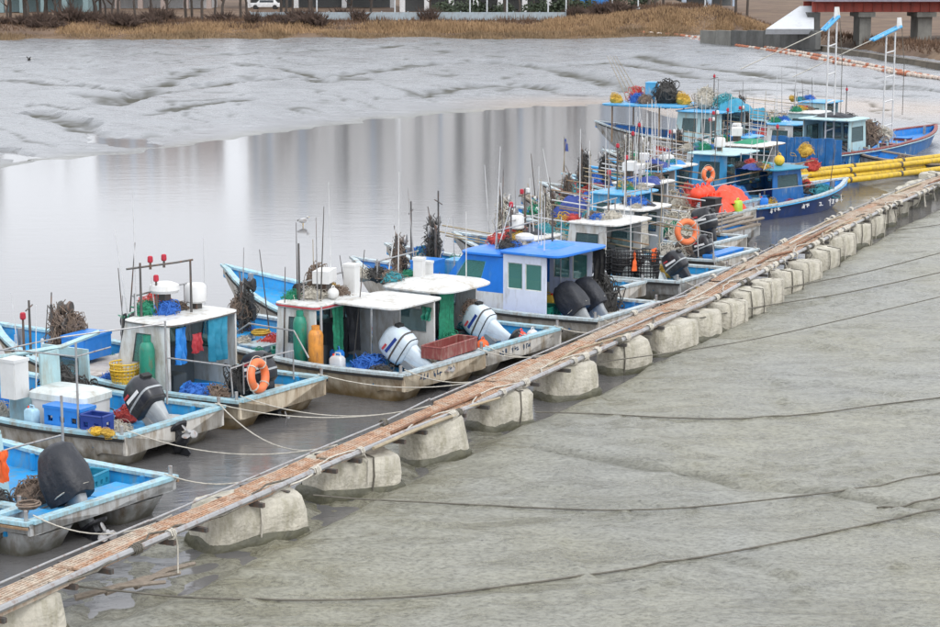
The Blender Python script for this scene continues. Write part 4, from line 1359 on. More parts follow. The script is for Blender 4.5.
# ------------------------------------------------------------------ loose things
def outboard(loc, rz, label, m=None, tilt=35, sc=1.0, mid=None, cover=False, steer=0):
    root = empty('outboard_motor', label, 'outboard motor', loc, rz)
    root.rotation_euler.x = R(-tilt)
    root.scale = (sc,) * 3
    m = m or black_cowl
    mid = mid or m
    if not cover:
        c = MB().loft([(0, 0, .05, .17, .26, 4), (0, .02, .12, .23, .36, 4), (0, .02, .34, .26, .40, 4), (0, .02, .52, .25, .39, 3.6), (0, .03, .68, .22, .34, 3.4), (0, .05, .78, .15, .25, 3), (0, .06, .81, .05, .09, 2)], 20)
        o = c.build('cowl', m, root, True)
        MB().loft([(0, .02, .30, .263, .403, 4), (0, .02, .345, .265, .405, 4)], 20, False).build('trim_band', steel_dark if m is not black_cowl else grey_cowl, o)
        MB().box((0, -.36, .62), (.22, .06, .12), rx=-.3).build('air_intake', rubber, o)
        MB().loft([(0, .02, .115, .235, .365, 4), (0, .02, .14, .238, .37, 4)], 20, False).build('cowl_seam', rubber, o)
        for sg in (-1, 1):
            MB().box((sg * .262, .02, .44), (.012, .42, .07), rx=.12).build('decal', letter_white if m is black_cowl else navy_plastic, o)
            MB().box((sg * .258, .16, .56), (.012, .16, .05), rx=.12).build('decal', red_trim, o)
    else:
        c = MB().loft([(0, .02, -.10, .27, .40, 3), (0, .02, .05, .31, .45, 3.2), (0, .02, .3, .30, .45, 3.2), (0, .02, .55, .29, .42, 3), (0, .03, .76, .25, .36, 3), (0, .05, .88, .17, .25, 2.6), (0, .06, .91, .05, .08, 2)], 28)
        c.jitter(.05, 3.2, loc[0]).jitter(.025, 8, loc[1])
        o = c.build('canvas_cover', m if m is not black_cowl else black_canvas, root, True)
        MB().tube([(.30 * math.cos(a), .02 + .44 * math.sin(a), .02) for a in [6.283 * k / 18 for k in range(18)]], .012, 4, True).build('tie_cord', rope_pale, o)
    MB().loft([(0, -.02, -.62, .07, .16, 3), (0, -.02, -.25, .09, .19, 3), (0, -.01, .06, .15, .24, 4)], 14).build('midsection', mid, root, True)
    MB().box((0, .22, -.12), (.26, .16, .4)).build('clamp_bracket', steel, root)
    MB().tube([(.1, .3, .1), (.16, .55, -.02), (.05, .8, -.2)], .022, 5).build('hose', rubber, root)
    MB().tube([(-.1, .3, -.1), (-.1, .05, -.4)], .025, 6).build('tilt_ram', steel, root)
    MB().loft([(0, -.1, -.66, .19, .30, 3), (0, -.1, -.62, .20, .33, 3)], 14).build('anti_ventilation_plate', black_cowl, root)
    g = MB().tube([(0, .22, -.88), (0, .1, -.88), (0, -.2, -.88), (0, -.3, -.88)], [.03, .12, .11, .07], 12)
    g.box((0, -.02, -.76), (.11, .34, .26)).box((0, .02, -1.06), (.03, .26, .24))
    lo = g.build('gearcase', black_cowl, root, True)
    pr = MB().tube([(0, -.30, -.88), (0, -.42, -.88)], [.06, .045], 10)
    for k in range(3):
        a = 6.283 * k / 3
        mmx = Matrix.Translation((0, -.36, -.88)) @ Matrix.Rotation(a, 4, 'Y') @ Matrix.Rotation(.5, 4, 'Z')
        bl = MB().loft([(0, 0, .04, .05, .012, 2), (0, 0, .11, .085, .014, 2), (0, 0, .18, .06, .010, 2), (0, 0, .20, .02, .006, 2)], 8).xform(mmx)
        pr.add(bl.v, bl.f)
    pr.build('propeller', steel, lo)
    return root


def lifebuoy(loc, rz, label, tilt=80, m=None, R0=.27, r0=.085):
    root = empty('lifebuoy', label, 'lifebuoy', loc, rz)
    root.rotation_euler.x = R(tilt)
    MB().tube([(R0 * math.cos(a), R0 * math.sin(a), 0) for a in [6.283 * k / 28 for k in range(28)]], r0, 12, True).build('ring', m or orange_ring, root, True)
    for k in range(4):
        a = .785 + 1.571 * k
        c = Vector((R0 * math.cos(a), R0 * math.sin(a), 0))
        d = Vector((math.cos(a), math.sin(a), 0))
        MB().tube([c + (d * math.cos(q) + Vector((0, 0, 1)) * math.sin(q)) * (r0 + .004) for q in [6.283 * j / 10 for j in range(10)]], .018, 4, True).build('strap', rope_pale, root)
    ro = MB()
    pts = []
    for k in range(32):
        a = 6.283 * k / 32
        pts.append(((R0 + r0 + .02 + .025 * abs(math.sin(2 * (a - .785)))) * math.cos(a), (R0 + r0 + .02 + .025 * abs(math.sin(2 * (a - .785)))) * math.sin(a), 0))
    ro.tube(pts, .008, 4, True).build('grab_line', rope_pale, root)
    return root


def gas_cylinder(loc, rz, label, m=None, h=1.1, r=.14):
    root = empty('gas_cylinder', label, 'gas cylinder', loc, rz)
    MB().loft([(0, 0, 0, r * .9, r * .9, 2), (0, 0, .03, r, r, 2), (0, 0, h * .78, r, r, 2), (0, 0, h * .87, r * .8, r * .8, 2), (0, 0, h * .92, r * .4, r * .4, 2), (0, 0, h * .93, .04, .04, 2)], 16).build('tank', m or green_tank, root, True)
    MB().cyl((0, 0, h * .92), .035, h * .06, 8).build('valve', steel, root)
    MB().loft([(0, 0, h * .91, r * .55, r * .55, 2), (0, 0, h, r * .55, r * .55, 2)], 12, False).build('collar', m or green_tank, root)
    return root


def crate(loc, rz, label, d=(.7, .45, .35), m=None, holes=3, name='plastic_crate', cat='crate', lid=False):
    root = empty(name, label, cat, loc, rz)
    m = m or blue_plastic
    x, y, z = d[0] / 2, d[1] / 2, d[2]
    hs_ = [((k + .28) / holes, (k + .72) / holes, .35, .65) for k in range(holes)] if holes else []
    hs2 = [(.35, .65, .35, .65)] if holes else []
    for a, b, hh in (((-x, -y), (x, -y), hs_), ((x, y), (-x, y), hs_), ((x, -y), (x, y), hs2), ((-x, y), (-x, -y), hs2)):
        MB().panel((*a, 0), (*b, 0), (*b, z), (*a, z), .03, hh).build('side_panel', m, root)
    MB().box((0, 0, .02), (d[0], d[1], .03)).build('bottom', m, root)
    if lid:
        MB().box((0, 0, z + .03), (d[0] + .05, d[1] + .05, .06)).build('lid', m, root)
    else:
        f = MB()
        for a, b in (((-x, -y), (x, -y)), ((x, -y), (x, y)), ((x, y), (-x, y)), ((-x, y), (-x, -y))):
            f.tube([(*a, z), (*b, z)], .025, 5)
        f.build('rim', m, root)
    return root


def foam_box(loc, rz, label, d=(1.3, .7, .55), m=None):
    root = empty('fish_box', label, 'fish box', loc, rz)
    MB().loft([(0, 0, 0, d[0] / 2 * .95, d[1] / 2 * .95, 9), (0, 0, d[2] * .78, d[0] / 2, d[1] / 2, 9)], 28).build('body', m or white_plastic, root, True)
    MB().loft([(0, 0, d[2] * .78, d[0] / 2 + .03, d[1] / 2 + .03, 9), (0, 0, d[2] * .92, d[0] / 2 + .03, d[1] / 2 + .03, 9), (0, 0, d[2], d[0] / 2 - .08, d[1] / 2 - .06, 7), (0, 0, d[2] + .01, .05, .05, 3)], 28).build('lid', foam_white, root, True)
    for sg in (-1, 1):
        MB().box((sg * d[0] * .3, -d[1] / 2 - .03, d[2] * .7), (.06, .03, .12)).build('latch', steel_dark, root)
    return root


def basket(loc, rz, label, r=.28, h=.32, m=None, stack=1):
    """round openwork basket made of hoops and staves"""
    root = empty('mesh_basket', label, 'basket', loc, rz)
    m = m or yellow_plastic
    for q in range(stack):
        z0 = q * h * .42
        b = MB()
        for k in range(5):
            f = k / 4
            rr = r * (.82 + .18 * f)
            b.tube([(rr * math.cos(a), rr * math.sin(a), z0 + h * f) for a in [6.283 * j / 20 for j in range(20)]], .016 if k == 4 else .010, 4, True)
        b.build('hoops', m, root)
        st = MB()
        for j in range(22):
            a = 6.283 * j / 22
            st.tube([(r * .82 * math.cos(a), r * .82 * math.sin(a), z0), (r * math.cos(a), r * math.sin(a), z0 + h)], .011, 3)
        st.build('staves', m, root)
    MB().cyl((0, 0, .0), r * .8, .02, 16).build('bottom', m, root)
    return root


TANGLE = {}


def tangle(loc, rz, label, m=None, s=(.5, .5, .3), name='net_pile', cat='net', dense=70, core=True):
    """heap of net or rope: many loose loops over a low core"""
    m = m or net_dark
    key = (m.name, random.randint(0, 1), dense)
    if key not in TANGLE:
        rdt = random.Random(len(TANGLE))
        b = MB()
        for k in range(dense):
            c = Vector((rdt.gauss(0, .34), rdt.gauss(0, .34), 0))
            c.z = max(0.05, (1 - c.length_squared * .9)) * rdt.uniform(.45, .85)
            ax = Vector((rdt.gauss(0, 1), rdt.gauss(0, 1), rdt.gauss(0, 1.3))).normalized()
            u = ax.orthogonal().normalized(); w = ax.cross(u)
            rr = rdt.uniform(.16, .42)
            pts = []
            for j in range(11):
                a = 6.283 * j / 11
                p = c + (u * math.cos(a) + w * math.sin(a) * rdt.uniform(.4, .9)) * rr * rdt.uniform(.8, 1.15)
                p.z = max(.01, min(p.z, 1.25))
                pts.append(p)
            b.tube(pts, rdt.uniform(.012, .03), 4, True)
        cr = MB().ball((0, 0, .3), .62, 14, 8, (1, 1, .75)).jitter(.22, 2.4, len(TANGLE)).jitter(.08, 7, 3)
        TANGLE[key] = (b.mesh('loops', m), cr.mesh('bundle', m, True))
    root = empty(name, label, cat, loc, rz)
    root.scale = s
    put('loops', TANGLE[key][0], root)
    if core: put('bundle', TANGLE[key][1], root)
    return root


def rope_coil(loc, rz, label, m=None, r=.25, turns=5):
    b = MB()
    pts = []
    rdt = random.Random(int(loc[0] * 31))
    for k in range(turns * 14):
        a = 6.283 * k / 14
        rr = r * (1 - .12 * math.sin(k * .13)) + rdt.gauss(0, .008)
        pts.append((rr * math.cos(a), rr * math.sin(a), .02 + .025 * k / 14))
    root = b.tube(pts, .016, 4).build('rope_coil', m or rope_pale, None, False, loc, rz)
    return tag(root, label, 'rope')


def buoy(loc, rz, label, m=None, r=.18, name='buoy'):
    root = empty(name, label, 'buoy', loc, rz)
    MB().ball((0, 0, r * .95), r, 14, 9).build('shell', m or red_plastic, root, True)
    MB().tube([(r * .35 * math.cos(a), 0, r * 1.95 + r * .35 * math.sin(a)) for a in [6.283 * k / 10 for k in range(10)]], r * .1, 5, True).build('eye', m or red_plastic, root)
    return root


def tarp(loc, rz, label, m=None, s=(.6, .5, .5), seed=1, name='tarpaulin', cat='tarpaulin'):
    """crumpled sheet thrown over a heap"""
    b = MB()
    n = 22
    vs, fs = [], []
    for i in range(n + 1):
        for j in range(n + 1):
            u, v = 2 * i / n - 1, 2 * j / n - 1
            q = (abs(u) ** 4 + abs(v) ** 4) ** .25
            z = (1 - q ** 3) * (.8 + .35 * mnoise.noise(Vector((u * 1.6, v * 1.6, seed)))) + .16 * mnoise.noise(Vector((u * 4, v * 4, seed + 5)))
            z += .07 * mnoise.noise(Vector((u * 9, v * 9, seed)))
            k = 1 + .12 * mnoise.noise(Vector((u * 3, v * 3, seed + 9)))
            vs.append((u * k, v * k, max(z, 0.0)))
    for i in range(n):
        for j in range(n):
            a = i * (n + 1) + j
            fs.append((a, a + n + 1, a + n + 2, a + 1))
    o = b.add(vs, fs).build(name, m or tarp_blue, None, True, loc, rz)
    o.scale = s
    return tag(o, label, cat)


def hung_cloth(loc, rz, label, m=None, w=.4, h=.7, seed=1, name='hanging_cloth', cat='cloth'):
    b = MB()
    nx_, nz_ = 10, 12
    vs, fs = [], []
    for side in (0, 1):
        for i in range(nx_ + 1):
            for j in range(nz_ + 1):
                u, v = i / nx_ - .5, j / nz_
                k = 1 - .25 * v * (1 if seed % 2 else -.2)
                y = .05 * math.sin(u * 16 + seed) * (.3 + v) + .05 * mnoise.noise(Vector((u * 5, v * 4, seed)))
                vs.append((u * w * k, y + side * .012, -v * h + .04 * mnoise.noise(Vector((u * 4, 0, seed))) * v))
    N = (nx_ + 1) * (nz_ + 1)
    for side in (0, 1):
        for i in range(nx_):
            for j in range(nz_):
                a = side * N + i * (nz_ + 1) + j
                fs.append((a, a + 1, a + nz_ + 2, a + nz_ + 1))
    o = b.add(vs, fs).build(name, m or orange_cloth, None, True, loc, rz)
    return tag(o, label, cat)


def jerrycan(loc, rz, label, m=None, s=1.0):
    root = empty('jerrycan', label, 'jerrycan', loc, rz)
    root.scale = (s, s, s)
    MB().loft([(0, 0, 0, .16, .11, 6), (0, 0, .03, .18, .125, 6), (0, 0, .36, .18, .125, 6), (0, 0, .42, .13, .1, 5), (0, 0, .43, .06, .06, 3)], 20).build('body', m or white_plastic, root, True)
    MB().tube([(-.1, 0, .41), (-.08, 0, .5), (.05, 0, .5), (.07, 0, .41)], .02, 5).build('handle', m or white_plastic, root)
    MB().cyl((.1, 0, .41), .035, .06, 8).build('cap', red_plastic, root)
    return root


def marker_pole(loc, rz, label, h=2.2, lean=(.1, .1), m=None, flag=None, floats=True):
    """net marker: pole with float, weight and small flag or dark bundle"""
    root = empty('marker_pole', label, 'marker pole', loc, rz)
    top = Vector((lean[0], lean[1], h))
    MB().tube([(0, 0, 0), top * .5 + Vector((.02, 0, 0)), top], [.020, .017, .011], 5).build('pole', m or bamboo, root)
    if floats:
        c = top * .35
        MB().ball(c, .055, 8, 5, (1, 1, 1.7)).build('float', white_plastic if floats is True else floats, root, True)
    if flag is not None:
        a = top * .97
        f = MB().panel(a - Vector((0, 0, .25)), a + Vector((.3, .06, -.29)), a + Vector((.28, .08, -.02)), a, .006)
        f.build('flag', flag, root)
    return root


def net_rack(loc, rz, label, h=1.6, m=None, m2=None):
    """upright frame hung with dark net and drums, as stands on the bows"""
    root = empty('net_hauler', label, 'net hauler', loc, rz)
    b = MB()
    b.tube([(-.35, 0, 0), (-.35, 0, h)], .035, 6).tube([(.35, 0, 0), (.3, 0, h * .8)], .03, 6).tube([(-.4, 0, h * .75), (.45, 0, h * .72)], .025, 6)
    b.tube([(-.35, 0, h), (-.1, .1, h * 1.15)], .015, 4)
    b.build('frame', steel_dark, root)
    for k, (x, z, r) in enumerate(((.1, h * .62, .2), (.36, h * .86, .17), (.3, h * .38, .2))):
        MB().tube([(x, -.14, z), (x, -.1, z), (x, -.04, z), (x, .04, z), (x, .1, z), (x, .14, z)], [r * .9, r, r * .55, r * .55, r, r * .9], 14).build('drum', m2 or (rubber if k != 1 else steel), root, True)
    key = ('rack', (m or net_brown).name)
    if key not in TANGLE:
        rdt = random.Random(99)
        t = MB()
        for _ in range(110):
            x, z0 = rdt.uniform(-.4, .4), rdt.uniform(.55, 1.0)
            pts = [(x + rdt.gauss(0, .04), rdt.gauss(0, .07), z0)]
            for q in range(5):
                x += rdt.gauss(0, .07)
                pts.append((x, rdt.gauss(0, .09), max(0.02, z0 - (q + 1) * rdt.uniform(.08, .16))))
            t.tube(pts, rdt.uniform(.006, .013), 3)
        TANGLE[key] = t.mesh('hung_net', m or net_brown)
    o = put('hung_net', TANGLE[key], root)
    o.scale = (1, 1, h)
    return root


def line(loc_a, loc_b, label, sag=.2, r=.012, m=None, name='mooring_line'):
    pts = [loc_a.lerp(loc_b, k / 12) - Vector((0, 0, sag * 4 * (k / 12) * (1 - k / 12))) for k in range(13)]
    return tag(MB().tube(pts, r, 5).build(name, m or rope_pale), label, 'rope')

# ------------------------------------------------------------------ the fleet
def stern_at(px, py, z=.66):
    p = ground(px, py, WATER_Z + z)
    return (p.x, p.y)


def local(b, px, py, z):
    """photo pixel at height z above the boat's waterline -> the boat's own x, y, z"""
    p = ground(px, py, b.loc.z + z) - b.loc
    c, d = math.cos(b.rz), math.sin(b.rz)
    return (p.x * c + p.y * d, -p.x * d + p.y * c, z)


random.seed(5)
rd = random.Random(77)

# --- A: boat cut by the left edge
bA = Boat('pale blue boat corner cut off by the left edge', stern_at(-42, 527), 147, 7.5, 3.0, hull_grey, rim_cyan, deck_cyan)

# --- B1: nearest, black covered outboard
b1 = Boat('open blue fishing boat at lower left with a black covered outboard', stern_at(106, 498), 147, 8.0, 3.6, hull_grey, rim_cyan, deck_cyan, stripe=wood_brown, over_h=.24)
b1.on(outboard, -.1, .62, .66, R(-6), 'outboard motor under a black canvas cover on the nearest boat', None, 34, .98, grey_cowl, True)
b1.wall((-.95, 2.45, .3), (.25, 2.45, .3), (.25, 2.6, 1.32), (-.95, 2.6, 1.32), frp_teal, ((.15, .8, .35, .85),), glass, frame_alu)
b1.wall((.25, 2.45, .3), (.25, 3.6, .3), (.25, 3.5, 1.32), (.25, 2.6, 1.32), frp_teal, ((.2, .8, .4, .85),), glass, frame_alu)
b1.roof(-1.0, .3, 2.55, 3.6, 1.33, .05, frp_teal, .03, ex=9, name='console_top')
b1.roof_z = 1.40
b1.posts([(-.85, 2.0), (1.1, 2.0)], b1.zd, 1.9, .025)
b1.rail([(-1.2, 1.9, 1.25), (-.2, 1.85, 1.28), (.9, 1.85, 1.27)])
b1.on(hung_cloth, -.42, 1.83, 1.28, R(20), 'orange cloth hung over a rail at the left edge', orange_cloth, .30, .52, 1)
b1.on(tangle, .1, 1.7, .3, 0, 'brown net heap beside the covered outboard of the nearest boat', net_brown, (.55, .42, .45))
b1.on(tangle, -.95, 1.5, .3, 0, 'dark rope heap at the left edge in the nearest boat', net_dark, (.5, .4, .5))
b1.on(crate, -.1, 2.85, b1.roof_z, .2, 'white upright tub on the console at the left edge', (.36, .36, .62), white_plastic, 0, name='white_tub', cat='tub', lid=True)
b1.on(rope_coil, -1.2, .5, .68, 0, 'brown rope coil on the stern corner of the nearest boat', net_brown, .17, 4)
MB().box((.9, .8, .45), (.9, .5, .06)).build('thwart', deck_cyan, b1.root)
MB().box((-.9, .8, .45), (.7, .5, .06)).build('thwart', deck_cyan, b1.root)
b1.on(jerrycan, .95, 2.0, .3, .4, 'white jerrycan in the nearest boat beside its cabin')
b1.on(crate, 1.25, 1.5, .3, .2, 'small teal crate in the nearest boat by the starboard side', (.5, .35, .3), tarp_teal)

# --- B2: blue crate and white fish box
b2 = Boat('fishing boat with a white fish box and blue crate behind the nearest boat', stern_at(176, 420), 149, 8.2, 3.1, hull_white, rim_cyan, deck_cyan)
b2.on(foam_box, -.55, 2.10, .3, R(90 + 2), 'large white lidded fish box beside the blue crate', (1.35, .85, .85))
b2.on(crate, -1.12, 1.62, .56, R(92), 'bright blue plastic crate on the gunwale in front of white fish box', (.85, .42, .36), blue_plastic, 3, lid=True)
b2.on(crate, -1.2, .88, .56, R(94), 'navy blue patterned bag-shaped box next to the blue crate', (.48, .34, .34), navy_plastic, 2, name='tackle_box', cat='box')
b2.on(outboard, .1, .58, .74, R(-8), 'black outboard motor with grey leg tilted up behind blue crate', black_cowl, 50, .98, grey_cowl)
for k, (yy, cc) in enumerate(((.62, yellow_plastic), (.36, net_yellow))):
    b2.on(tangle, -1.5, yy, .62, 0, ['yellow rag on the gunwale corner below the navy box', 'tan yellow rope bundle on the stern corner below navy box'][k], cc, (.17, .22, .14), 'rag' if k == 0 else 'rope_bundle', 'rag' if k == 0 else 'rope')
b2.wall((-.62, 2.75, .3), (-.10, 2.75, .3), (-.10, 2.8, 1.75), (-.62, 2.8, 1.75), frp_teal, name='shield_panel')
b2.wall((-.95, 3.3, .3), (-.5, 3.0, .3), (-.5, 3.0, .95), (-.95, 3.3, .95), frp_teal, name='shield_panel')
b2.wall((.75, 2.75, .3), (.75, 4.1, .3), (.75, 4.0, 1.6), (.75, 2.8, 1.6), frp_teal, ((.2, .8, .5, .85),))
MB().tube([(-.95, 3.7, 1.62), (.0, 2.8, 1.78), (.75, 2.5, 1.98)], .05, 6).build('canopy_beam', frp_teal, b2.root)
b2.posts([(-.9, 4.0), (.75, 4.0)], .3, 1.7, .03, frp_white)
b2.roof_z = 1.5
b2.on(crate, -1.05, 3.05, .95, R(88), 'white upright plastic tub beside the pale teal shield panel', (.36, .36, .7), white_plastic, 0, name='white_tub', cat='tub', lid=True)
b2.posts([(-1.3, 3.9), (-1.35, 1.2), (1.2, 1.2)], .6, 2.25, .022)
b2.rail([(-1.3, 3.9, 1.85), (-1.33, 2.5, 1.95), (-1.35, 1.2, 1.98), (-.4, 1.2, 2.0)], r=.016)
b2.rail([(-1.2, 3.9, 1.7), (-.3, 2.5, 2.05), (1.2, 1.2, 2.2)], r=.016)
b2.mast(-.5, 3.3, b2.roof_z, .85, 0, 1)
b2.mast(.1, 3.7, b2.roof_z, 1.1, .5, 0, rot=.5)
b2.on(tangle, .25, 3.1, .9, 0, 'dark tangle of cords between teal panels under red lamp', net_dark, (.4, .5, .5))
b2.on(tangle, .3, 2.6, .3, 0, 'dark net heap behind the white fish box', net_dark, (.5, .5, .9))
b2.on(tangle, -.2, 1.2, .3, 0, 'pale rope heap under the tilted black outboard', net_pale, (.3, .35, .25))
b2.on(jerrycan, -1.25, 2.45, .5, 1.4, 'pale green jerrycan left of the blue crate', cloth_pale, .8)

# --- B3: cabin with lifebuoy
b3 = Boat('fishing boat with white cabin and an orange lifebuoy at its stern', stern_at(284, 388), 147, 8.2, 3.0, hull_cream, rim_cyan, deck_cyan)
b3.cabin(2.1, 3.7, 2.1, 1.55, frp_white, frp_white, .45, ((.28, .62, .48, .88),), True, None, (.15, .15, .12), gl=glass_green, trim=steel_dark, roof_ex=5)
b3.on(lifebuoy, -.62, .16, 1.0, R(8), 'faded orange lifebuoy hung on the stern rail of white cabin boat', 82)
b3.rail([(-1.3, .25, .68), (-1.3, .3, 1.25), (-.2, .3, 1.3), (.7, .3, 1.28), (.7, .3, .68)])
b3.rail([(-1.35, 1.9, .68), (-1.35, 1.9, 1.3), (-1.3, .3, 1.3)])
b3.posts([(-.9, .3), (-.2, .3)], .66, 1.3, .016)
b3.on(gas_cylinder, -1.22, 2.55, .32, 0, 'tall green gas cylinder against white cabin near the yellow basket', green_tank, 1.35, .16)
b3.on(basket, -1.25, 3.15, .62, 0, 'round yellow basket beside the green gas cylinder', .3, .3, yellow_plastic, 2)
b3.on(tangle, -1.2, 3.65, .5, 0, 'blue bundle beside the yellow basket', net_blue, (.25, .25, .3), 'net_bundle')
b3.on(hung_cloth, -.75, 2.05, 1.8, R(6), 'bright blue towel hanging in the cabin doorway', tarp_blue, .32, .75, 2)
b3.on(hung_cloth, .35, 2.0, 1.85, R(-5), 'blue waterproof jacket hanging at the cabin doorway', tarp_teal, .55, .9, 3)
b3.on(hung_cloth, -.2, 2.08, 1.6, R(4), 'dark red rag hanging between two blue cloths', red_trim, .25, .4, 4)
b3.on(outboard, .2, .66, .6, R(0), 'dark outboard motor behind the orange lifebuoy', black_cowl, 20, .9, black_cowl)
b3.on(tangle, .4, 1.35, .3, 0, 'dark net heap on deck behind the orange lifebuoy', net_dark, (.6, .5, .7))
b3.on(tangle, -.6, 1.3, .3, 0, 'brown rope heap on deck left of orange lifebuoy', net_brown, (.45, .4, .4))
rz_ = b3.roof_z
b3.radar(.55, 2.75, rz_ - .03, 'drum', 1.0)
b3.radar(-.25, 2.9, rz_ + .28, 'dome', 1.0)
b3.on(tangle, -.25, 2.85, rz_ - .06, 0, 'blue cloth bundle on the cabin roof below radar dome', net_blue, (.38, .3, .38), 'cloth_bundle', 'cloth')
b3.mast(-.75, 3.1, rz_ - .05, 1.15, 0, 0)
b3.rail([(-.95, 3.3, rz_ + .98), (-.1, 2.7, rz_ + 1.06), (.2, 2.5, rz_ + 1.1)], steel_dark, .022, 'lamp_bar')
b3.mast(-.55, 3.0, rz_ + .95, .14, 0, 1); b3.mast(-.3, 2.85, rz_ + .97, .14, 0, 1); b3.mast(-.5, 2.9, rz_ - .05, .75, 0, 1)
b3.mast(.15, 2.53, rz_ - .05, 1.15, 0, 0)
b3.antenna(-.8, 3.2, rz_, 2.6)
b3.on(net_rack, -.2, 6.0, b3.deck_z(.73) - .1, R(20), 'dark net hauler with brown hung net on a bow at left', 1.45, net_brown, steel_dark)
b3.on(tangle, .15, 5.9, b3.deck_z(.73) + .55, 0, 'brown rope bundle hung on the left net hauler', net_brown, (.42, .35, .55), 'rope_bundle', 'rope')
b3.on(crate, -.1, 5.3, .75, .1, 'blue box on the bow below the left net hauler', (.9, .6, .45), blue_plastic, 0, name='bow_box', cat='box', lid=True)
MB().box((0, 4.7, .55), (2.3, 1.3, .2)).build('fore_hatch', deck_pale, b3.root)
b3.winch(.9, 4.9, .65, .9)

# --- B4: canopy, silver outboard, maroon tub
b4 = Boat('fishing boat with flat white canopy and silver outboard', stern_at(446, 362), 146, 8.2, 3.3, hull_cream, rim_pale, deck_cyan, marks=True)
b4.cabin(2.75, 3.9, 2.0, 1.35, frp_white, frp_white, .12, ((.30, .72, .42, .86),), True, None, (.1, .12, .1), trim=red_trim, roof_ex=8, roof_th=.10)
b4.roof(-.55, 1.35, .95, 2.7, 1.74, .05, frp_white, .04, name='canopy', ex=9)
b4.posts([(1.05, 1.2), (1.05, 2.3), (-.9, 2.68)], b4.zd, 1.75, .03, frame_alu)
b4.wall((1.0, 1.0, .3), (1.0, 2.7, .3), (1.0, 2.7, 1.74), (1.0, 1.0, 1.74), frp_white, ((.12, .55, .5, .86),), glass, frame_alu)
b4.on(outboard, .05, .95, .70, R(4), 'silver outboard motor with black stripe tilted beside maroon tub', silver_cowl, 56, .98, silver_cowl)
b4.on(crate, .75, .42, .68, R(3), 'long maroon plastic tub resting on the stern beside silver outboard', (1.5, .5, .26), maroon, 0, name='fish_tub', cat='tub')
b4.on(gas_cylinder, -1.2, 2.6, .45, 0, 'ochre gas cylinder beside white cabin with the red roof trim', orange_tank, .92, .165)
b4.on(gas_cylinder, -1.18, 3.05, .45, 0, 'green gas cylinder behind the ochre cylinder', green_tank, 1.2, .15)
b4.on(hung_cloth, -.25, 2.72, 1.66, 0, 'dark green waders hanging in shade under the flat canopy', net_green, .4, 1.0, 5)
b4.on(hung_cloth, .3, 2.70, 1.66, 0, 'black coat hanging in shade under the flat canopy', black_canvas, .5, 1.1, 6)
b4.on(hung_cloth, .9, 1.15, 1.62, R(80), 'small green towel hanging from the canopy edge', green_tank, .35, .3, 3)
b4.on(tangle, -.3, 1.9, .3, 0, 'blue net heap on deck under the flat canopy', net_blue, (.55, .45, .4))
b4.on(tangle, .55, 1.6, .3, 0, 'brown net heap behind the silver outboard', net_brown, (.5, .35, .75))
b4.on(tangle, -.7, 1.2, .3, 0, 'dark rope heap on deck left of silver outboard', net_dark, (.4, .4, .3))
rz_ = b4.roof_z
b4.radar(-.1, 3.2, rz_ + .12, 'box', 1.25)
b4.on(tangle, -.35, 3.3, rz_ - .03, 0, 'pale rope heap on the roof with red trim', net_pale, (.5, .42, .28), 'rope_heap', 'rope')
b4.on(tangle, .15, 3.6, rz_ + .05, 0, 'brown bundle behind the white box on the red-trimmed roof', net_brown, (.45, .3, .65), 'rope_heap', 'rope')
b4.on(crate, .75, 3.1, rz_ - .02, .2, 'tall white tapered post box on the roof behind the ochre cylinder', (.26, .26, .6), white_plastic, 0, name='post_box', cat='box', lid=True)
b4.on(buoy, -.25, 2.85, rz_, 0, 'white round float on the edge of the red-trimmed roof', white_plastic, .13)
b4.mast(-.75, 3.4, rz_ - .05, 1.3, 0, 0); b4.antenna(-.7, 3.5, rz_, 1.7, steel_dark)
b4.on(net_rack, .35, 5.9, b4.deck_z(.72), R(25), 'dark drum hauler on the bow right of white radome', 1.35, net_dark, rubber)
b4.on(tangle, .1, 5.9, b4.deck_z(.72) + .5, 0, 'brown rope bundle hung on the drum hauler right of white radome', net_brown, (.32, .3, .5), 'rope_bundle', 'rope')
b4.on(rope_coil, .3, 5.4, b4.deck_z(.66) + .14, 0, 'ochre rope coil on the foredeck behind the lifebuoy', net_yellow, .2, 5)
b4.rail([(-1.45, 2.6, .7), (-1.45, 3.0, 1.25), (-1.3, 4.4, 1.25), (-1.2, 5.0, .9)], steel, .02)

# --- B5: round-roofed cabin with green net
b5 = Boat('fishing boat with rounded white cabin and green net in its doorway', stern_at(524, 338), 146, 9.0, 3.5, hull_white, rim_cyan, deck_cyan, zbow=1.62, bow_pow=2.2, marks=True)
b5.cabin(1.95, 3.6, 1.9, 1.35, frp_white, frp_white, .4, ((.18, .6, .55, .88), (.30, .5, .28, .42)), True, None, (.55, .25, .14), base=frp_sky, roof_ex=4.5, camber=.12)
b5.on(outboard, .25, 1.05, .72, R(0), 'white outboard motor tied with cord beside the green net', silver_cowl, 62, .95, silver_cowl)
b5.on(hung_cloth, -.35, 1.9, 1.62, 0, 'bright green net hanging in the rounded cabin doorway', net_green, .55, 1.25, 3, 'hanging_net', 'net')
b5.on(tangle, -.35, 1.75, .3, 0, 'green net heap at the foot of the rounded cabin', net_green, (.4, .3, .4))
b5.on(tangle, .35, 1.7, .9, 0, 'brown rope bundle above the white outboard', net_brown, (.35, .3, .45))
for k, (x, y, m_, nm) in enumerate(((-.35, .9, orange_cloth, 'orange'), (1.0, .72, red_plastic, 'red'), (1.35, .62, white_plastic, 'white'), (.75, .62, red_trim, 'dark red'))):
    b5.on(buoy, x, y, .3, 0, '%s round float on the stern deck beside the white outboard' % nm, m_, .15)
b5.on(rope_coil, 1.0, .4, .32, 0, 'pale rope coil among round floats at the stern', rope_pale, .22, 4)
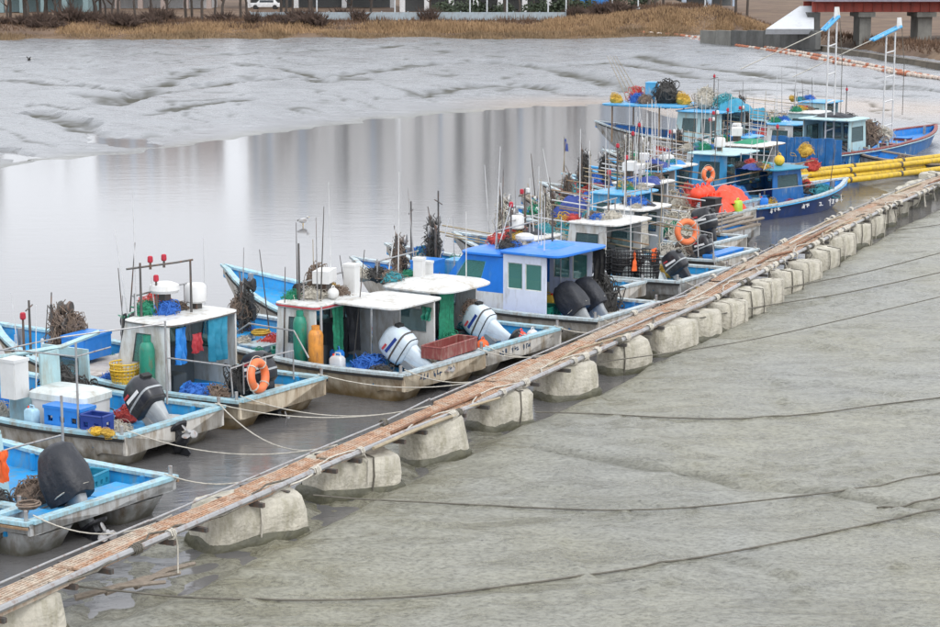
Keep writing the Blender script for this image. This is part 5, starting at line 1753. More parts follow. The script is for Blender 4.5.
b5.on(crate, .1, 3.0, b5.roof_z - .12, .2, 'white upright vent box on the rounded cabin roof', (.2, .2, .5), white_plastic, 0, name='vent_box', cat='box', lid=True)
b5.on(crate, .55, 3.05, b5.roof_z - .12, .2, 'smaller white vent box on the rounded cabin roof', (.14, .16, .36), white_plastic, 0, name='vent_box', cat='box', lid=True)
b5.antenna(.6, 2.0, b5.roof_z - .05, 1.6)
b5.winch(-.4, 6.2, b5.deck_z(.72), .7)
b5.on(tangle, -.3, 5.2, .8, 0, 'brown net pile on the long bow left of the red-trimmed roof', net_brown, (.6, .5, .4))
b5.on(tangle, .9, 6.4, 1.0, 0, 'dark rope heap on the far side of the long bow', net_brown, (.35, .3, .3))

# --- B6: blue roofed cabin
b6 = Boat('cabin boat with royal blue roof and two black outboards', stern_at(630, 310), 146, 8.6, 3.3, hull_white, rim_pale, deck_blue, zbow=1.3)
b6.wall((-1.1, 3.0, .3), (-1.1, 1.75, .3), (-1.1, 1.75, 1.95), (-1.1, 3.0, 1.95), frp_lav, ((.10, .45, .48, .88), (.52, .9, .48, .88)), glass_green, frp_white)
b6.wall((1.1, 1.75, .3), (1.1, 3.0, .3), (1.1, 3.0, 1.95), (1.1, 1.75, 1.95), frp_lav, ((.10, .45, .48, .88), (.52, .9, .48, .88)), glass_green, frp_white)
for sg in (-1, 1):
    a, b_ = (4.9, 3.0) if sg < 0 else (3.0, 4.9)
    zz = (1.55, 1.85) if sg < 0 else (1.85, 1.55)
    s0 = lambda y: .9 if y > 3.5 else 1.85
    b6.wall((sg * 1.1, a, .3), (sg * 1.1, b_, .3), (sg * 1.1, b_, .95), (sg * 1.1, a, .95), frp_white, name='lower_cabin_wall')
    q0 = (sg * 1.1, 4.9, .95); q1 = (sg * 1.1, 3.0, .95); q2 = (sg * 1.1, 3.0, 1.85); q3 = (sg * 1.1, 4.2, 1.85)
    if sg < 0: b6.wall(q0, q1, q2, q3, frp_blue, ((.12, .6, .3, .86),), glass_green, frp_sky)
    else: b6.wall(q1, q0, q3, q2, frp_blue, ((.4, .88, .3, .86),), glass_green, frp_sky)
b6.wall((1.1, 4.9, .3), (-1.1, 4.9, .3), (-1.1, 4.9, .95), (1.1, 4.9, .95), frp_white, name='lower_cabin_wall')
b6.wall((1.1, 4.9, .95), (-1.1, 4.9, .95), (-1.1, 4.2, 1.85), (1.1, 4.2, 1.85), frp_blue, ((.08, .47, .15, .85), (.53, .92, .15, .85)), glass, frp_sky)
b6.roof(-1.22, 1.22, 2.9, 4.35, 1.86, .07, frp_blue, .07, ex=6)
b6.roof(-1.25, 1.25, 1.3, 3.15, 1.96, .07, frp_blue, .05, ex=8, name='aft_roof')
MB().box((-1.13, 4.0, .62), (.012, .7, .14)).build('name_plate', frp_sky, b6.root)
b6.on(outboard, -.42, 1.25, .62, R(0), 'black covered outboard motor by the lavender cabin wall, left of a pair', black_cowl, 40, .86, grey_cowl, True)
b6.on(outboard, .42, 1.25, .62, R(0), 'black covered outboard motor by the lavender cabin wall, right of a pair', black_cowl, 40, .86, grey_cowl, True)
b6.roof_z = 2.05
for k in range(3):
    b6.antenna(-.8 + .5 * k, 2.0 + .4 * k, 2.03, 1.4 + .3 * k, white_pole)
b6.mast(.0, 3.5, 1.95, 1.15, .45, 1); b6.mast(.55, 2.6, 2.0, 1.0, .5, 0, rot=.9)
b6.radar(.5, 3.4, 1.95, 'dome', .8)
b6.on(tarp, .1, 2.2, 2.03, .1, 'blue folded tarpaulin on the royal blue roof', tarp_blue, (.75, .4, .16), 2)
b6.on(tangle, .5, 3.5, 1.95, 0, 'grey cord tangle on the royal blue roof below red lamp', net_pale, (.4, .35, .25), 'rope_heap', 'rope')
b6.on(net_rack, -.6, 6.6, b6.deck_z(.77), R(25), 'dark net hauler on the bow behind rounded white cabin, left one', 1.5, net_brown)
b6.on(net_rack, .45, 6.2, b6.deck_z(.74), R(40), 'dark net hauler on the bow behind rounded white cabin, right one', 1.7, net_dark)
b6.mast(-.6, 6.2, 1.0, 2.0, .5, 0, rot=.4); b6.mast(.35, 6.0, 1.0, 2.2, .5, 0, rot=1.0)
b6.on(crate, -.5, 5.75, .85, .1, 'blue box on the bow below net haulers', (.7, .6, .6), blue_plastic, 0, name='bow_box', cat='box', lid=True)
b6.on(crate, .55, 5.5, .85, .1, 'pale blue box on the bow left of blue cabin', (.6, .5, .5), frp_sky, 0, name='bow_box', cat='box', lid=True)
b6.on(hung_cloth, 1.05, 1.5, 1.95, R(70), 'dark cloth hanging from the aft end of royal blue roof', net_dark, .5, 1.2, 4)
b6.on(tangle, 1.0, 1.3, .3, 0, 'dark net heap right of the twin black outboards', net_dark, (.5, .5, 1.0))

# --- B7: black baskets with orange cloths
b7 = Boat('fishing boat with stacked black baskets and orange cloths', stern_at(706, 274), 146, 8.4, 3.2, hull_grey, rim_pale, deck_cyan)
b7.cabin(2.6, 4.0, 2.0, 1.6, frp_white, frp_white, .25, ((.2, .8, .45, .85),), True, None, (.4, .15, .12))
rz_ = b7.roof_z
b7.on(tarp, -.3, 1.85, .3, .2, 'white plastic sheet over gear behind the black baskets', foam_white, (.8, .6, .75), 4)
for k, (x, y) in enumerate(((-1.0, 2.0), (-.75, 1.45), (-1.15, 2.75))):
    b7.on(basket, x, y, .32, 0, ['stack of black mesh baskets under orange cloths, left one', 'stack of black mesh baskets under orange cloths, right one', 'stack of black mesh baskets behind the covered black drum'][k], .36, .42, black_mesh, 4)
b7.on(hung_cloth, -1.15, 1.6, 1.28, R(30), 'orange cloth draped on black baskets, larger of two', orange_cloth, .6, .5, 3)
b7.on(hung_cloth, -.5, 1.35, 1.32, R(10), 'orange cloth draped on black baskets, smaller of two', orange_cloth, .38, .34, 5)
b7.on(outboard, .2, .85, .6, R(0), 'black outboard motor of the boat with black baskets', black_cowl, 40, .85, black_cowl)
b7.on(tarp, -1.05, 3.3, .5, 0, 'black sheet over a drum left of the black baskets', black_canvas, (.5, .5, .85), 7)
b7.on(tangle, -.6, .12, -.05, 0, 'yellow net bag of floats hanging below a stern', net_yellow, (.42, .32, .5), 'net_bag')
b7.on(tangle, 1.0, 1.6, .3, 0, 'pale net heap near the lifebuoy on a far stern', net_pale, (.5, .5, .5))
b7.rail([(-1.4, 2.6, .7), (-1.4, 2.6, 1.75), (1.3, 2.2, 1.8), (1.3, .5, 1.6), (1.3, .4, .7)])
b7.on(tangle, 0, 3.0, rz_ - .1, 0, 'pale rope bundle on a white roof behind black baskets', net_pale, (.7, .3, .3), 'rope_heap', 'rope')
b7.mast(.5, 3.4, rz_, 1.3, .5, 1); b7.antenna(-.6, 3.4, rz_, 2.2); b7.antenna(.7, 3.0, rz_, 1.8)
b7.on(net_rack, -.4, 6.4, 1.0, R(20), 'dark net hauler on the bow beyond royal blue roof', 1.5, net_pale, steel)

# --- B8: lifebuoy, second
b8 = Boat('blue decked boat with a faded lifebuoy on its rail, beyond black baskets', stern_at(738, 254), 146, 8.4, 3.0, hull_white, rim_pale, deck_cyan)
b8.rail([(-1.35, .6, .7), (-1.3, .7, 1.75), (-.2, 1.0, 1.75), (1.2, 1.0, 1.7)])
b8.on(lifebuoy, -1.05, 1.15, 1.35, R(-35), 'faded salmon lifebuoy hanging on a rail in mid fleet', 85, None, .30, .09)
b8.on(crate, .3, .62, .5, R(2), 'flat bright blue board lying on a far stern', (2.0, .35, .10), blue_plastic, 0, name='blue_board', cat='board', lid=True)
b8.on(outboard, -.4, .8, .6, 0, 'black outboard motor below salmon lifebuoy', black_cowl, 25, .8, black_cowl)
b8.cabin(3.0, 4.2, 1.8, 1.5, frp_white, frp_white, .2, ((.2, .8, .45, .85),))
b8.on(tangle, -.6, 1.9, .3, 0, 'grey net heap behind the salmon lifebuoy', net_pale, (.7, .6, .6))
b8.on(tangle, .6, 2.0, .3, 0, 'brown net heap right of the salmon lifebuoy', net_brown, (.6, .6, .7))
b8.on(hung_cloth, -.5, 2.85, 1.7, R(10), 'olive net hanging beside the salmon lifebuoy', net_pale, .5, 1.0, 3, 'hanging_net', 'net')
b8.on(tangle, 0, 3.5, b8.roof_z - .1, 0, 'pale bundle on the roof left of the salmon lifebuoy', net_pale, (.6, .4, .3), 'rope_heap', 'rope')
b8.antenna(.4, 3.5, b8.roof_z, 2.5); b8.antenna(-.4, 3.6, b8.roof_z, 2.0); b8.mast(0, 3.8, b8.roof_z, 1.5, .5, 1)

# --- B9
b9 = Boat('grey boat with radar mast between lifebuoy boat and orange pile', stern_at(727, 240), 146, 8.2, 3.0, hull_white, rim_pale, deck_blue)
b9.cabin(3.2, 4.5, 1.8, 1.6, frp_sky, frp_sky, .2, ((.2, .8, .45, .85),))
b9.on(tangle, -.3, 1.4, .3, 0, 'pale net pile on the stern beyond salmon lifebuoy', net_pale, (.9, .8, .7))
b9.on(tangle, .7, 2.2, .3, 0, 'green net pile on the stern beyond salmon lifebuoy', net_green, (.5, .6, .7))
b9.rail([(-1.3, 1, .7), (-1.3, 1, 1.6), (1.2, .8, 1.6), (1.2, .8, .7)])
b9.mast(-.2, 3.8, b9.roof_z, 1.5, .5, 1); b9.radar(.2, 3.6, b9.roof_z + .4, 'box', 1.2); b9.antenna(.6, 3.6, b9.roof_z, 2.4); b9.antenna(-.6, 4.0, b9.roof_z, 2.0)
b9.on(tarp, .1, 5.6, .9, 0, 'navy tarpaulin over gear on a bow in mid fleet', tarp_navy, (.7, .7, .8), 3)
b9.on(outboard, .3, .8, .8, 0, 'black outboard motor half hidden by pale net pile', black_cowl, 20, 1.0)

# --- B10: wooden rails at stern
b10 = Boat('boat with timber stern beams just before the orange buoy pile', stern_at(741, 228), 146, 8.4, 3.0, hull_grey, wood_grey, deck_blue)
for k in range(4):
    b10.on(lambda loc, rz, kk=k: tag(MB().tube([(-1.5, 0, 0), (0, .05, .03), (1.75, 0, .05)], .05, 6).build('timber_beam', wood_grey, None, False, loc, rz), 'weathered timber beam laid across the stern, %s of four' % ORD[kk], 'beam'), 0, .15 + .32 * k, .74 + .03 * k, R(2 * k - 3))
b10.cabin(3.2, 4.4, 1.8, 1.6, frp_white, frp_white, .2, ((.2, .8, .45, .85),))
b10.on(tangle, -.6, 2.0, .3, 0, 'pale net mound left of the orange buoy pile', net_pale, (1.0, .8, .9))
b10.on(tangle, .3, 2.3, .3, 0, 'olive net mound left of the orange buoy pile', net_brown, (.6, .6, .9))
b10.on(hung_cloth, -1.3, 2.6, 1.7, R(40), 'white board hung upright beside the pale net mound', white_plastic, .5, 1.0, 2, 'white_board', 'board')
b10.on(tarp, -.6, 4.9, .7, 0, 'teal sheet over nets on a bow in mid fleet', tarp_teal, (.7, .7, .8), 6)
b10.on(tarp, .5, 5.3, .9, 0, 'red and white sheet bundle in mid fleet', red_trim, (.5, .4, .6), 8)
b10.radar(0, 3.8, b10.roof_z, 'box', 1.3); b10.antenna(-.3, 4.0, b10.roof_z, 2.6); b10.antenna(.5, 3.6, b10.roof_z, 2.6); b10.mast(.3, 4.2, b10.roof_z, 1.6, .6, 1)

# --- B11: orange buoy pile
b11 = Boat('white boat carrying a heap of bright orange buoys', stern_at(742, 211), 148, 8.0, 2.6, hull_white, rim_pale, deck_pale)
for k in range(13):
    x, y, zz = (-.95 + .42 * (k % 5), .45 + .4 * (k // 5), .34 + .32 * (k // 5))
    b11.on(buoy, x, y, zz, 0, 'bright orange buoy in the heap on the white boat', red_plastic, .27)
    [o for o in COL.objects if o.name.startswith('buoy') and o.parent is None][-1]['group'] = 'orange buoys in the heap'
b11.on(tarp, .35, .75, .95, 0, 'bright orange sheet over the heap of buoys', red_plastic, (.75, .6, .55), 3)
b11.on(tarp, -.6, .55, .7, 0, 'lower bright orange sheet left on the heap of buoys', red_plastic, (.6, .45, .4), 5)
b11.on(jerrycan, -.1, .12, .6, 0, 'lime green jerrycan in front of the orange buoys', lime, 1.0)
b11.on(lifebuoy, .85, 1.7, 1.75, R(-20), 'small orange lifebuoy above the orange buoy heap', 85, None, .22, .075)
b11.on(crate, -1.2, .6, .55, 0, 'black crate left of the orange buoy heap', (.5, .5, .6), black_mesh, 0, lid=True)
b11.cabin(3.0, 4.2, 1.7, 1.6, frp_white, frp_sky, .2, ((.2, .8, .45, .85),))
b11.on(tangle, .5, 2.3, .3, 0, 'red bundle behind orange buoy heap', net_red, (.4, .4, 1.2), 'rope_heap', 'rope')
b11.on(tangle, -.5, 2.2, .3, 0, 'pale cloth bundle behind orange buoy heap', net_pale, (.5, .5, 1.0), 'rope_heap', 'rope')
b11.on(tarp, 0, 3.4, b11.roof_z - .05, 0, 'blue bundle on the roof behind the orange buoys', tarp_navy, (.6, .5, .35), 9)
b11.antenna(.3, 3.5, b11.roof_z, 2.3); b11.mast(-.4, 3.8, b11.roof_z, 1.6, .6, 1); b11.radar(.2, 3.9, b11.roof_z, 'box', 1.1)
b11.on(net_rack, 0, 6.2, .9, R(15), 'net hauler on a far bow against the water', 1.6, net_dark)

# --- B12: navy hull lying along the walkway
p = ground(716, 213, .3); q = ground(866, 195, .3)
yaw = math.degrees(math.atan2(q.y - p.y, q.x - p.x))
b12 = Boat('navy blue hulled boat with white lettering beside the walkway', (p.x - .8, p.y + 1.0), yaw, (q - p).length + .4, 3.0, hull_navy, rim_pale, deck_blue, zs=.6, zbow=1.0, marks=False, stripe=rim_blue)
rdm = random.Random(3)
for y0, nch in ((2.6, 3), (4.4, 2), (5.5, 1), (6.2, 3), (7.4, 1)):
    for k in range(nch):
        bb = MB()
        for _ in range(4):
            v = rdm.random() < .5
            t_ = y0 / b12.L
            bb.box((b12.hb(t_) + .012, y0 + k * .2 + rdm.uniform(-.05, .05), .36 + rdm.uniform(-.07, .07)), (.02, .02 if v else .13, .16 if v else .025))
        bb.box((b12.hb(t_) + .012, y0 + k * .2, .36), (.02, .03, .1)).build('letter', letter_white, b12.root)
b12.cabin(3.6, 5.4, 1.8, 1.35, hull_blue, tarp_teal, .3, ((.15, .85, .5, .85),), over=(.3, .3, .35), xo=-.2)
b12.on(tarp, -.4, 2.6, .3, 0, 'dark teal sheet over gear on the navy boat', hull_blue, (.9, .6, .9), 4)
b12.on(tangle, .2, 6.6, .4, 0, 'dark net heap on the navy boat foredeck', net_dark, (.7, .7, .5))
b12.on(tangle, 0, 1.2, .3, 0, 'dark rope heap on the navy boat stern', net_dark, (.7, .6, .5))
b12.mast(0, 4.6, b12.roof_z, 1.5, .7, 1); b12.antenna(-.6, 4.2, b12.roof_z, 2.2)
b12.on(buoy, .3, 4.4, b12.roof_z, 0, 'yellow float on the teal roof of the navy boat', yellow_plastic, .2)
b12.rail([(1.35, 1, .62), (1.35, 1, 1.1), (1.4, 3, 1.1), (1.35, 5, 1.1), (1.2, 6.5, 1.15), (1.1, 6.6, .8)], steel)

# --- yellow pontoon pipes
for k in range(5):
    dy = [0, 5, 10, 4, 9][k]
    a = ground(792 + 6 * (k % 3), 190 - dy * .9 + (0 if k < 3 else -1), .10); b = ground(952, 173 - dy * .8, .10)
    z = .12 if k < 3 else .36
    a.z += z; b.z += z + .1
    pr = empty('yellow_pipe', 'long yellow pontoon pipe beside the blue wooden boat, %s of five from the walkway' % ORD[k], 'pipe', a, math.atan2(b.y - a.y, b.x - a.x))
    L = (b - a).length
    MB().tube([(0, 0, 0), (L / 2, 0, .04), (L, 0, .12)], .115, 14).build('pipe_wall', yellow_pipe, pr, True)
    for u in (.02, .34, .66, .98):
        MB().tube([(L * u - .06, 0, .0 + .12 * u), (L * u + .06, 0, .12 * u)], .126, 14).build('band', steel_dark if u not in (.02, .98) else yellow_pipe, pr, True)
g = ground(812, 178, .3)
tag(tangle(g + Vector((0, 0, .3)), 0, 'red net bundle on the left end of yellow pipes', net_red, (.45, .4, .5), 'net_bundle'), None)
g = ground(805, 170, .6)
tangle(g + Vector((0, 0, .6)), 0, 'ochre float bundle above the left end of yellow pipes', net_yellow, (.45, .4, .5), 'float_bundle', 'float')

# --- B14: blue wooden boat with gallows
p = ground(826, 172, 0.1); q = ground(955, 148, 0.1)
yaw = math.degrees(math.atan2(q.y - p.y, q.x - p.x))
b14 = Boat('large blue wooden boat with red rail near the right edge', (p.x - .6, p.y + 1.5), yaw, (q - p).length, 3.4, hull_blue, maroon, deck_blue, zs=1.0, zbow=1.3, marks=False, stripe=rim_cyan)
for k in range(9):          # upright planks of the stern board
    MB().box((-1.5 + .375 * k, -.05, .85), (.35, .06, 1.5 + .06 * math.sin(k * 2.1))).build('stern_plank', hull_blue, b14.root)
for k in range(7):
    MB().box((1.56, 1.0 + .95 * k, .78), (.06, .08, .7)).build('side_rib', rim_cyan, b14.root)
b14.cabin(2.2, 4.0, 2.2, 1.9, frp_teal, frp_teal, .2, ((.15, .85, .5, .85),), over=(.4, .3, .25), xo=-.2)
b14.on(tarp, -.2, 3.0, b14.roof_z - .05, 0, 'dark sheet on the pale roof of the blue wooden boat', black_canvas, (.9, .7, .25), 3)
b14.on(tangle, .3, 5.4, .9, 0, 'brown net heap amidships on the blue wooden boat', net_brown, (.8, .8, 1.2))
b14.on(tangle, .2, 7.2, 1.0, 0, 'pale net heap on the blue wooden boat near right edge', net_pale, (.7, .7, .6))


def gallows(px, py_top, py_base, Y, w, label, top, arm_px):
    """tall ladder frame with a slanting arm on top"""
    base = at_depth(px, py_base, Y)
    base.z = max(base.z, .2)
    h = at_depth(px, py_top, Y).z - base.z
    root = empty('gallows_mast', label, 'mast', base, R(20))
    for sx in (-w / 2, w / 2):
        MB().tube([(sx, 0, 0), (sx * .92, 0, h)], .04, 8).build('mast_leg', white_pole, root)
    for k in range(4):
        z = h * (.15 + .22 * k)
        MB().tube([(-w / 2, 0, z), (w / 2, 0, z + .12)], .035, 6).build('rung', white_pole, root)
    a = Vector((-arm_px * .75, -.2, h - .35)); c = Vector((arm_px * .35, .1, h + .25))
    for dy in (-.14, .14):
        MB().tube([a + Vector((0, dy, 0)), c + Vector((0, dy, 0))], .07, 6).build('arm_beam', top, root)
    for k in range(5):
        q_ = a.lerp(c, k / 4)
        MB().tube([q_ + Vector((0, -.14, 0)), q_ + Vector((0, .14, 0))], .03, 5).build('arm_rung', top, root)
    MB().panel(c + Vector((-.25, -.15, -.1)), c + Vector((.2, .15, -.1)), c + Vector((.1, .1, .4)), c + Vector((-.2, -.1, .4)), .05).build('sheave_plate', white_plastic, root)
    MB().tube([c + Vector((.1, 0, 0)), c + Vector((.3, 0, -h * .35)), c + Vector((.3, 0, -h * .8))], .018, 4).build('fall_rope', rope_dark, root)
    MB().tube([a, a + Vector((-3.2, 1.5, -1.7))], .022, 4).build('stay', rope_pale, root)
    return root


Yg = b14.loc.y + 3
gallows(829, 22, 150, Yg - 1, .42, 'tall white ladder mast with pale blue arm above the blue boat stern', frp_sky, .8)
gallows(887, 32, 143, Yg + 3, .50, 'tall white ladder mast with broad blue arm near right edge', frp_sky, 1.5)

# --- B15: vessel with loaded roof platform
p = ground(815, 168, 0.1)
b15 = Boat('large boat with a cargo-laden pale blue roof platform at the far end', (p.x, p.y + 5), 148, 10.5, 3.6, hull_grey, rim_pale, deck_blue, zs=.9, zbow=1.5)
b15.cabin(3.2, 5.6, 2.6, 1.9, frp_teal, frp_sky, .2, ((.12, .46, .5, .85), (.54, .88, .5, .85)), over=(.4, .2, .3), fm=frame_dark)
b15.roof(-1.7, 1.7, 5.2, 9.4, 2.35, .10, frp_sky, .02, ex=10, name='platform')
b15.posts([(-1.3, 6.4), (1.3, 6.4), (-1.1, 9.0), (1.1, 9.0)], .6, 2.36, .04, wood_brown)
zp = 2.47
for lab, x, y, m_, s_ in (('ochre float heap on the left end of the cargo platform', -.9, 8.9, net_yellow, (.5, .45, .5)), ('navy cloth bundle on the cargo platform', -.3, 8.1, net_blue, (.55, .45, .55)), ('pink rope bundle on the cargo platform behind navy cloth', .6, 8.6, net_red, (.6, .5, .8)), ('brown crate-like net bundle on the cargo platform', -.8, 7.4, net_brown, (.6, .5, .5)), ('big black net heap in the middle of the cargo platform', .1, 6.7, net_dark, (.95, .8, 1.25)), ('yellow rope bundle right of the big black net heap', -.2, 5.7, net_yellow, (.55, .5, .6)), ('pale net heap at the right end of the cargo platform', .5, 4.9, net_pale, (.8, .7, .9)), ('pale cloth bundle over the far cabin roof', -.4, 4.5, net_pale, (.6, .5, .6)), ('teal net heap over the far cabin roof', .2, 3.7, net_teal, (.8, .7, .6))):
    b15.on(tangle, x, y, zp - (.05 if y > 5.2 else .08), 0, lab, m_, s_)
b15.on(crate, .3, 7.6, zp, .3, 'pale blue upright box on the cargo platform', (.8, .5, .9), frp_sky, 0, name='gear_box', cat='box', lid=True)
b15.on(tarp, .1, 3.2, b15.roof_z - .05, 0, 'teal sheet at the right end over the far cabin', tarp_teal, (.9, .7, .6), 2)
for k in range(4):
    b15.on(marker_pole, -.6 + .3 * k, 8.4 - .1 * k, zp, 0, 'thin pole leaning left from the cargo platform, %s of four' % ORD[k], 2.2, (-.5 - .2 * k, .9), bamboo, None, False)
b15.on(tarp, .0, 1.5, .3, 0, 'bright blue sheet on the stern below the cargo platform', tarp_blue, (1.0, .7, .6), 6)
b15.on(tangle, -.9, 2.4, .3, 0, 'brown net heap below the cargo platform', net_brown, (.6, .6, .7))
b15.mast(.6, 4.5, b15.roof_z, 1.6, .8, 1)

# --- B16: white bow boat in front of the platform
b16 = Boat('white boat with pale deck gear in front of the laden platform', stern_at(800, 176), 147, 9.0, 3.0, hull_white, rim_pale, deck_pale, zbow=1.3)
b16.cabin(1.6, 3.4, 2.2, 1.5, frp_white, frp_white, .25, ((.15, .45, .45, .85), (.55, .85, .45, .85)), over=(.5, .3, .2), trim=wood_brown)
b16.on(tarp, 0, 2.2, b16.roof_z, 0, 'olive net sheet on the white roof beside the ladder mast', net_green, (.8, .5, .15), 3)
b16.on(tangle, -.3, 5.2, .8, 0, 'brown net pile on a white bow beside sandy mud', net_brown, (.9, .8, .6))
b16.on(tangle, .3, 6.5, 1.0, 0, 'maroon net pile on a white bow beside sandy mud', net_red, (.5, .5, .5))
b16.on(tangle, -.2, 4.2, .5, 0, 'dark blue net pile on the white boat left of cabin', net_blue, (.7, .6, .6))
b16.on(tarp, -.4, .7, .3, 0, 'blue sheet on the stern of the white boat by ladder mast', tarp_blue, (.9, .6, .6), 5)
b16.radar(.2, 2.9, b16.roof_z, 'box', 1.4); b16.mast(-.5, 3.0, b16.roof_z, 1.4, .7, 1); b16.antenna(.5, 2.5, b16.roof_z, 2.2)
for k in range(5):
    b16.on(marker_pole, -.8 + .35 * k, 7.0 - .2 * k, 1.1, 0, 'thin marker pole on the white bow, %s of five' % ORD[k], 1.9 + .2 * (k % 2), (rd.gauss(0, .15), rd.gauss(0, .15)), white_pole, None, white_plastic if k % 2 else False)

# --- B17: teal boat between
b17 = Boat('teal cabin boat wedged beside the navy boat', stern_at(782, 192), 147, 8.6, 2.9, hull_white, rim_blue, deck_blue)
b17.cabin(1.8, 3.4, 2.0, 1.7, frp_sky, frp_teal, .25, ((.2, .8, .45, .85),), over=(.4, .3, .3))
b17.on(tangle, 0, 4.6, .5, 0, 'grey net pile behind the orange buoys', net_pale, (.9, .7, .8))
b17.on(tarp, .2, 5.6, .8, 0, 'pale blue sheet on a bow above the orange buoys', cloth_pale, (.7, .7, .5), 8)
b17.on(tangle, -.3, 1.1, .3, 0, 'dark net heap on the teal cabin boat stern', net_dark, (.8, .6, .6))
b17.mast(0, 2.8, b17.roof_z, 1.5, .7, 2); b17.antenna(.5, 2.4, b17.roof_z, 2.0); b17.radar(-.4, 2.4, b17.roof_z, 'drum', .9)
b17.on(net_rack, .1, 6.6, 1.0, R(30), 'net hauler on the bow above the orange buoys', 1.5, net_pale)

# --- B18: far teal boat behind the masts
b18 = Boat('far teal boat with dark gear behind the ladder mast', stern_at(868, 128), 150, 9.0, 3.0, hull_blue, rim_cyan, deck_cyan, zs=.9)
b18.cabin(2.0, 3.6, 2.0, 1.6, frp_teal, frp_sky, .2, ((.2, .8, .45, .85),))
b18.on(tangle, 0, 5.0, .6, 0, 'pale net pile on the far teal boat', net_pale, (.9, .8, .8))
b18.on(tangle, 0, 1.0, .5, 0, 'dark net pile on the far teal boat', net_dark, (.8, .6, .9))
b18.on(tarp, 0, 6.2, .8, 0, 'teal sheet on the far teal boat', tarp_teal, (.9, .8, .7), 5)
b18.mast(0, 1.2, .6, 2.2, .3, 1)

# --- B19: right edge low boat
b19 = Boat('low grey boat cut by the right edge behind yellow pipes', stern_at(958, 162), 140, 6.0, 2.4, hull_grey, wood_grey, deck_blue)
b19.on(tangle, 0, 2.6, .3, 0, 'brown net heap in the low boat at right edge', net_brown, (.6, .6, .5))

# ---- extra marker poles standing on bows and roofs through the fleet
BN = {'b7': b7, 'b8': b8, 'b9': b9, 'b10': b10, 'b11': b11, 'b17': b17}
WH = {'b7': 'beyond the royal blue roof', 'b8': 'beyond the salmon lifebuoy', 'b9': 'on the radar mast boat', 'b10': 'on the timber beam boat', 'b11': 'on the orange buoy boat', 'b17': 'on the teal cabin boat'}
for nm, b in BN.items():
    for k in range(3):
        y = rd.uniform(.55, .86) * b.L
        b.on(marker_pole, rd.uniform(-.8, .8) * b.hb(y / b.L), y, b.deck_z(y / b.L), 0, 'thin marker pole standing on the bow ' + WH[nm], rd.uniform(1.4, 2.6), (rd.gauss(0, .2), rd.gauss(0, .2)), rd.choice([white_pole, bamboo, steel_dark]), rd.choice([None, None, None, None, None, tarp_navy]), rd.choice([False, white_plastic, black_canvas]))['group'] = 'marker poles on the bow ' + WH[nm]
    for k in range(4):
        y = rd.uniform(.5, .8) * b.L
        b.on(tangle, rd.uniform(-.6, .6) * b.hb(y / b.L), y, b.deck_z(y / b.L), 0, '%s gear bundle on the bow %s' % (['pale', 'blue', 'brown', 'teal', 'dark', 'red'][(k + 2 * len(nm)) % 6], WH[nm]), [net_pale, net_blue, net_brown, net_teal, net_dark, net_red][(k + 2 * len(nm)) % 6], (rd.uniform(.25, .45), rd.uniform(.25, .45), rd.uniform(.25, .5)), 'gear_bundle', 'gear')

# ---- mooring lines from sterns to the walkway
def tie(b, x, t, label, z=.72, **k):
    p, d = walk_point(t)
    line(b.world(x, .1, z), p + Vector((-.2, .1, .06)), label, **k)


def near_t(b, x, off):
    w = b.world(x, .1, .7)
    best = min((((walk_point(t)[0] - w).length, t) for t in [k * .5 for k in range(int(WALK_LEN * 2))]))
    return best[1] + off


for b, lab in ((b1, 'nearest boat'), (b2, 'blue crate boat'), (b3, 'lifebuoy boat'), (b4, 'silver outboard boat'), (b5, 'rounded cabin boat'), (b6, 'royal blue roofed boat'), (b7, 'black basket boat'), (b8, 'blue board boat')):
    tie(b, b.B * .42, near_t(b, b.B * .42, 1.0), 'pale mooring line from the right stern corner of the ' + lab, sag=.25)
    tie(b, -b.B * .42, near_t(b, -b.B * .42, .6), 'pale mooring line from the left stern corner of the ' + lab, sag=.3)
tie(b2, b2.B * .45, near_t(b2, b2.B * .45, -2.5), 'second pale line hanging from the blue crate boat stern', sag=.4)

# ---- gulls
gull_mat = mat('grey white feathers', (0.5, 0.5, 0.5), 0.8)
for i, (px, py, z, lab) in enumerate(((29, 62, .5, 'small dark bird over the far mudflat at upper left'), (718, 287, .03, 'white gull standing on the mud by the taut line'), (303, 226, WATER_Z, 'small bird floating on open water above the blue bow'))):
    g = ground(px, py, z)
    r = empty('gull', lab, 'bird', g, rd.uniform(0, 6))
    MB().loft([(0, 0, .10, .01, .02, 2), (0, 0, .13, .055, .13, 2), (0, 0, .19, .07, .17, 2), (0, .02, .25, .05, .13, 2), (0, .03, .28, .01, .03, 2)], 10).build('body', gull_mat if i else net_dark, r, True)
    MB().ball((0, .17, .30), .05, 8, 5).build('head', gull_mat, r, True)
    MB().tube([(0, .2, .3), (0, .27, .29)], [.015, .003], 5).build('beak', yellow_plastic, r)
    for sg in (-1, 1):
        if i == 0:
            MB().panel((sg * .04, -.08, .24), (sg * .4, -.06, .45), (sg * .4, .02, .46), (sg * .04, .08, .25), .012).build('wing', net_dark, r)
        else:
            MB().panel((sg * .065, -.2, .17), (sg * .065, .1, .18), (sg * .05, .1, .26), (sg * .05, -.18, .24), .015).build('wing', steel, r)
            MB().tube([(sg * .03, 0, 0), (sg * .03, 0, .13)], .008, 4).build('leg', yellow_plastic, r)

# ---- dense small gear on the decks and roofs
KINDS = [('pale', net_pale), ('dark', net_dark), ('brown', net_brown), ('teal', net_teal), ('blue', net_blue), ('green', net_green), ('red', net_red), ('yellow', net_yellow)]


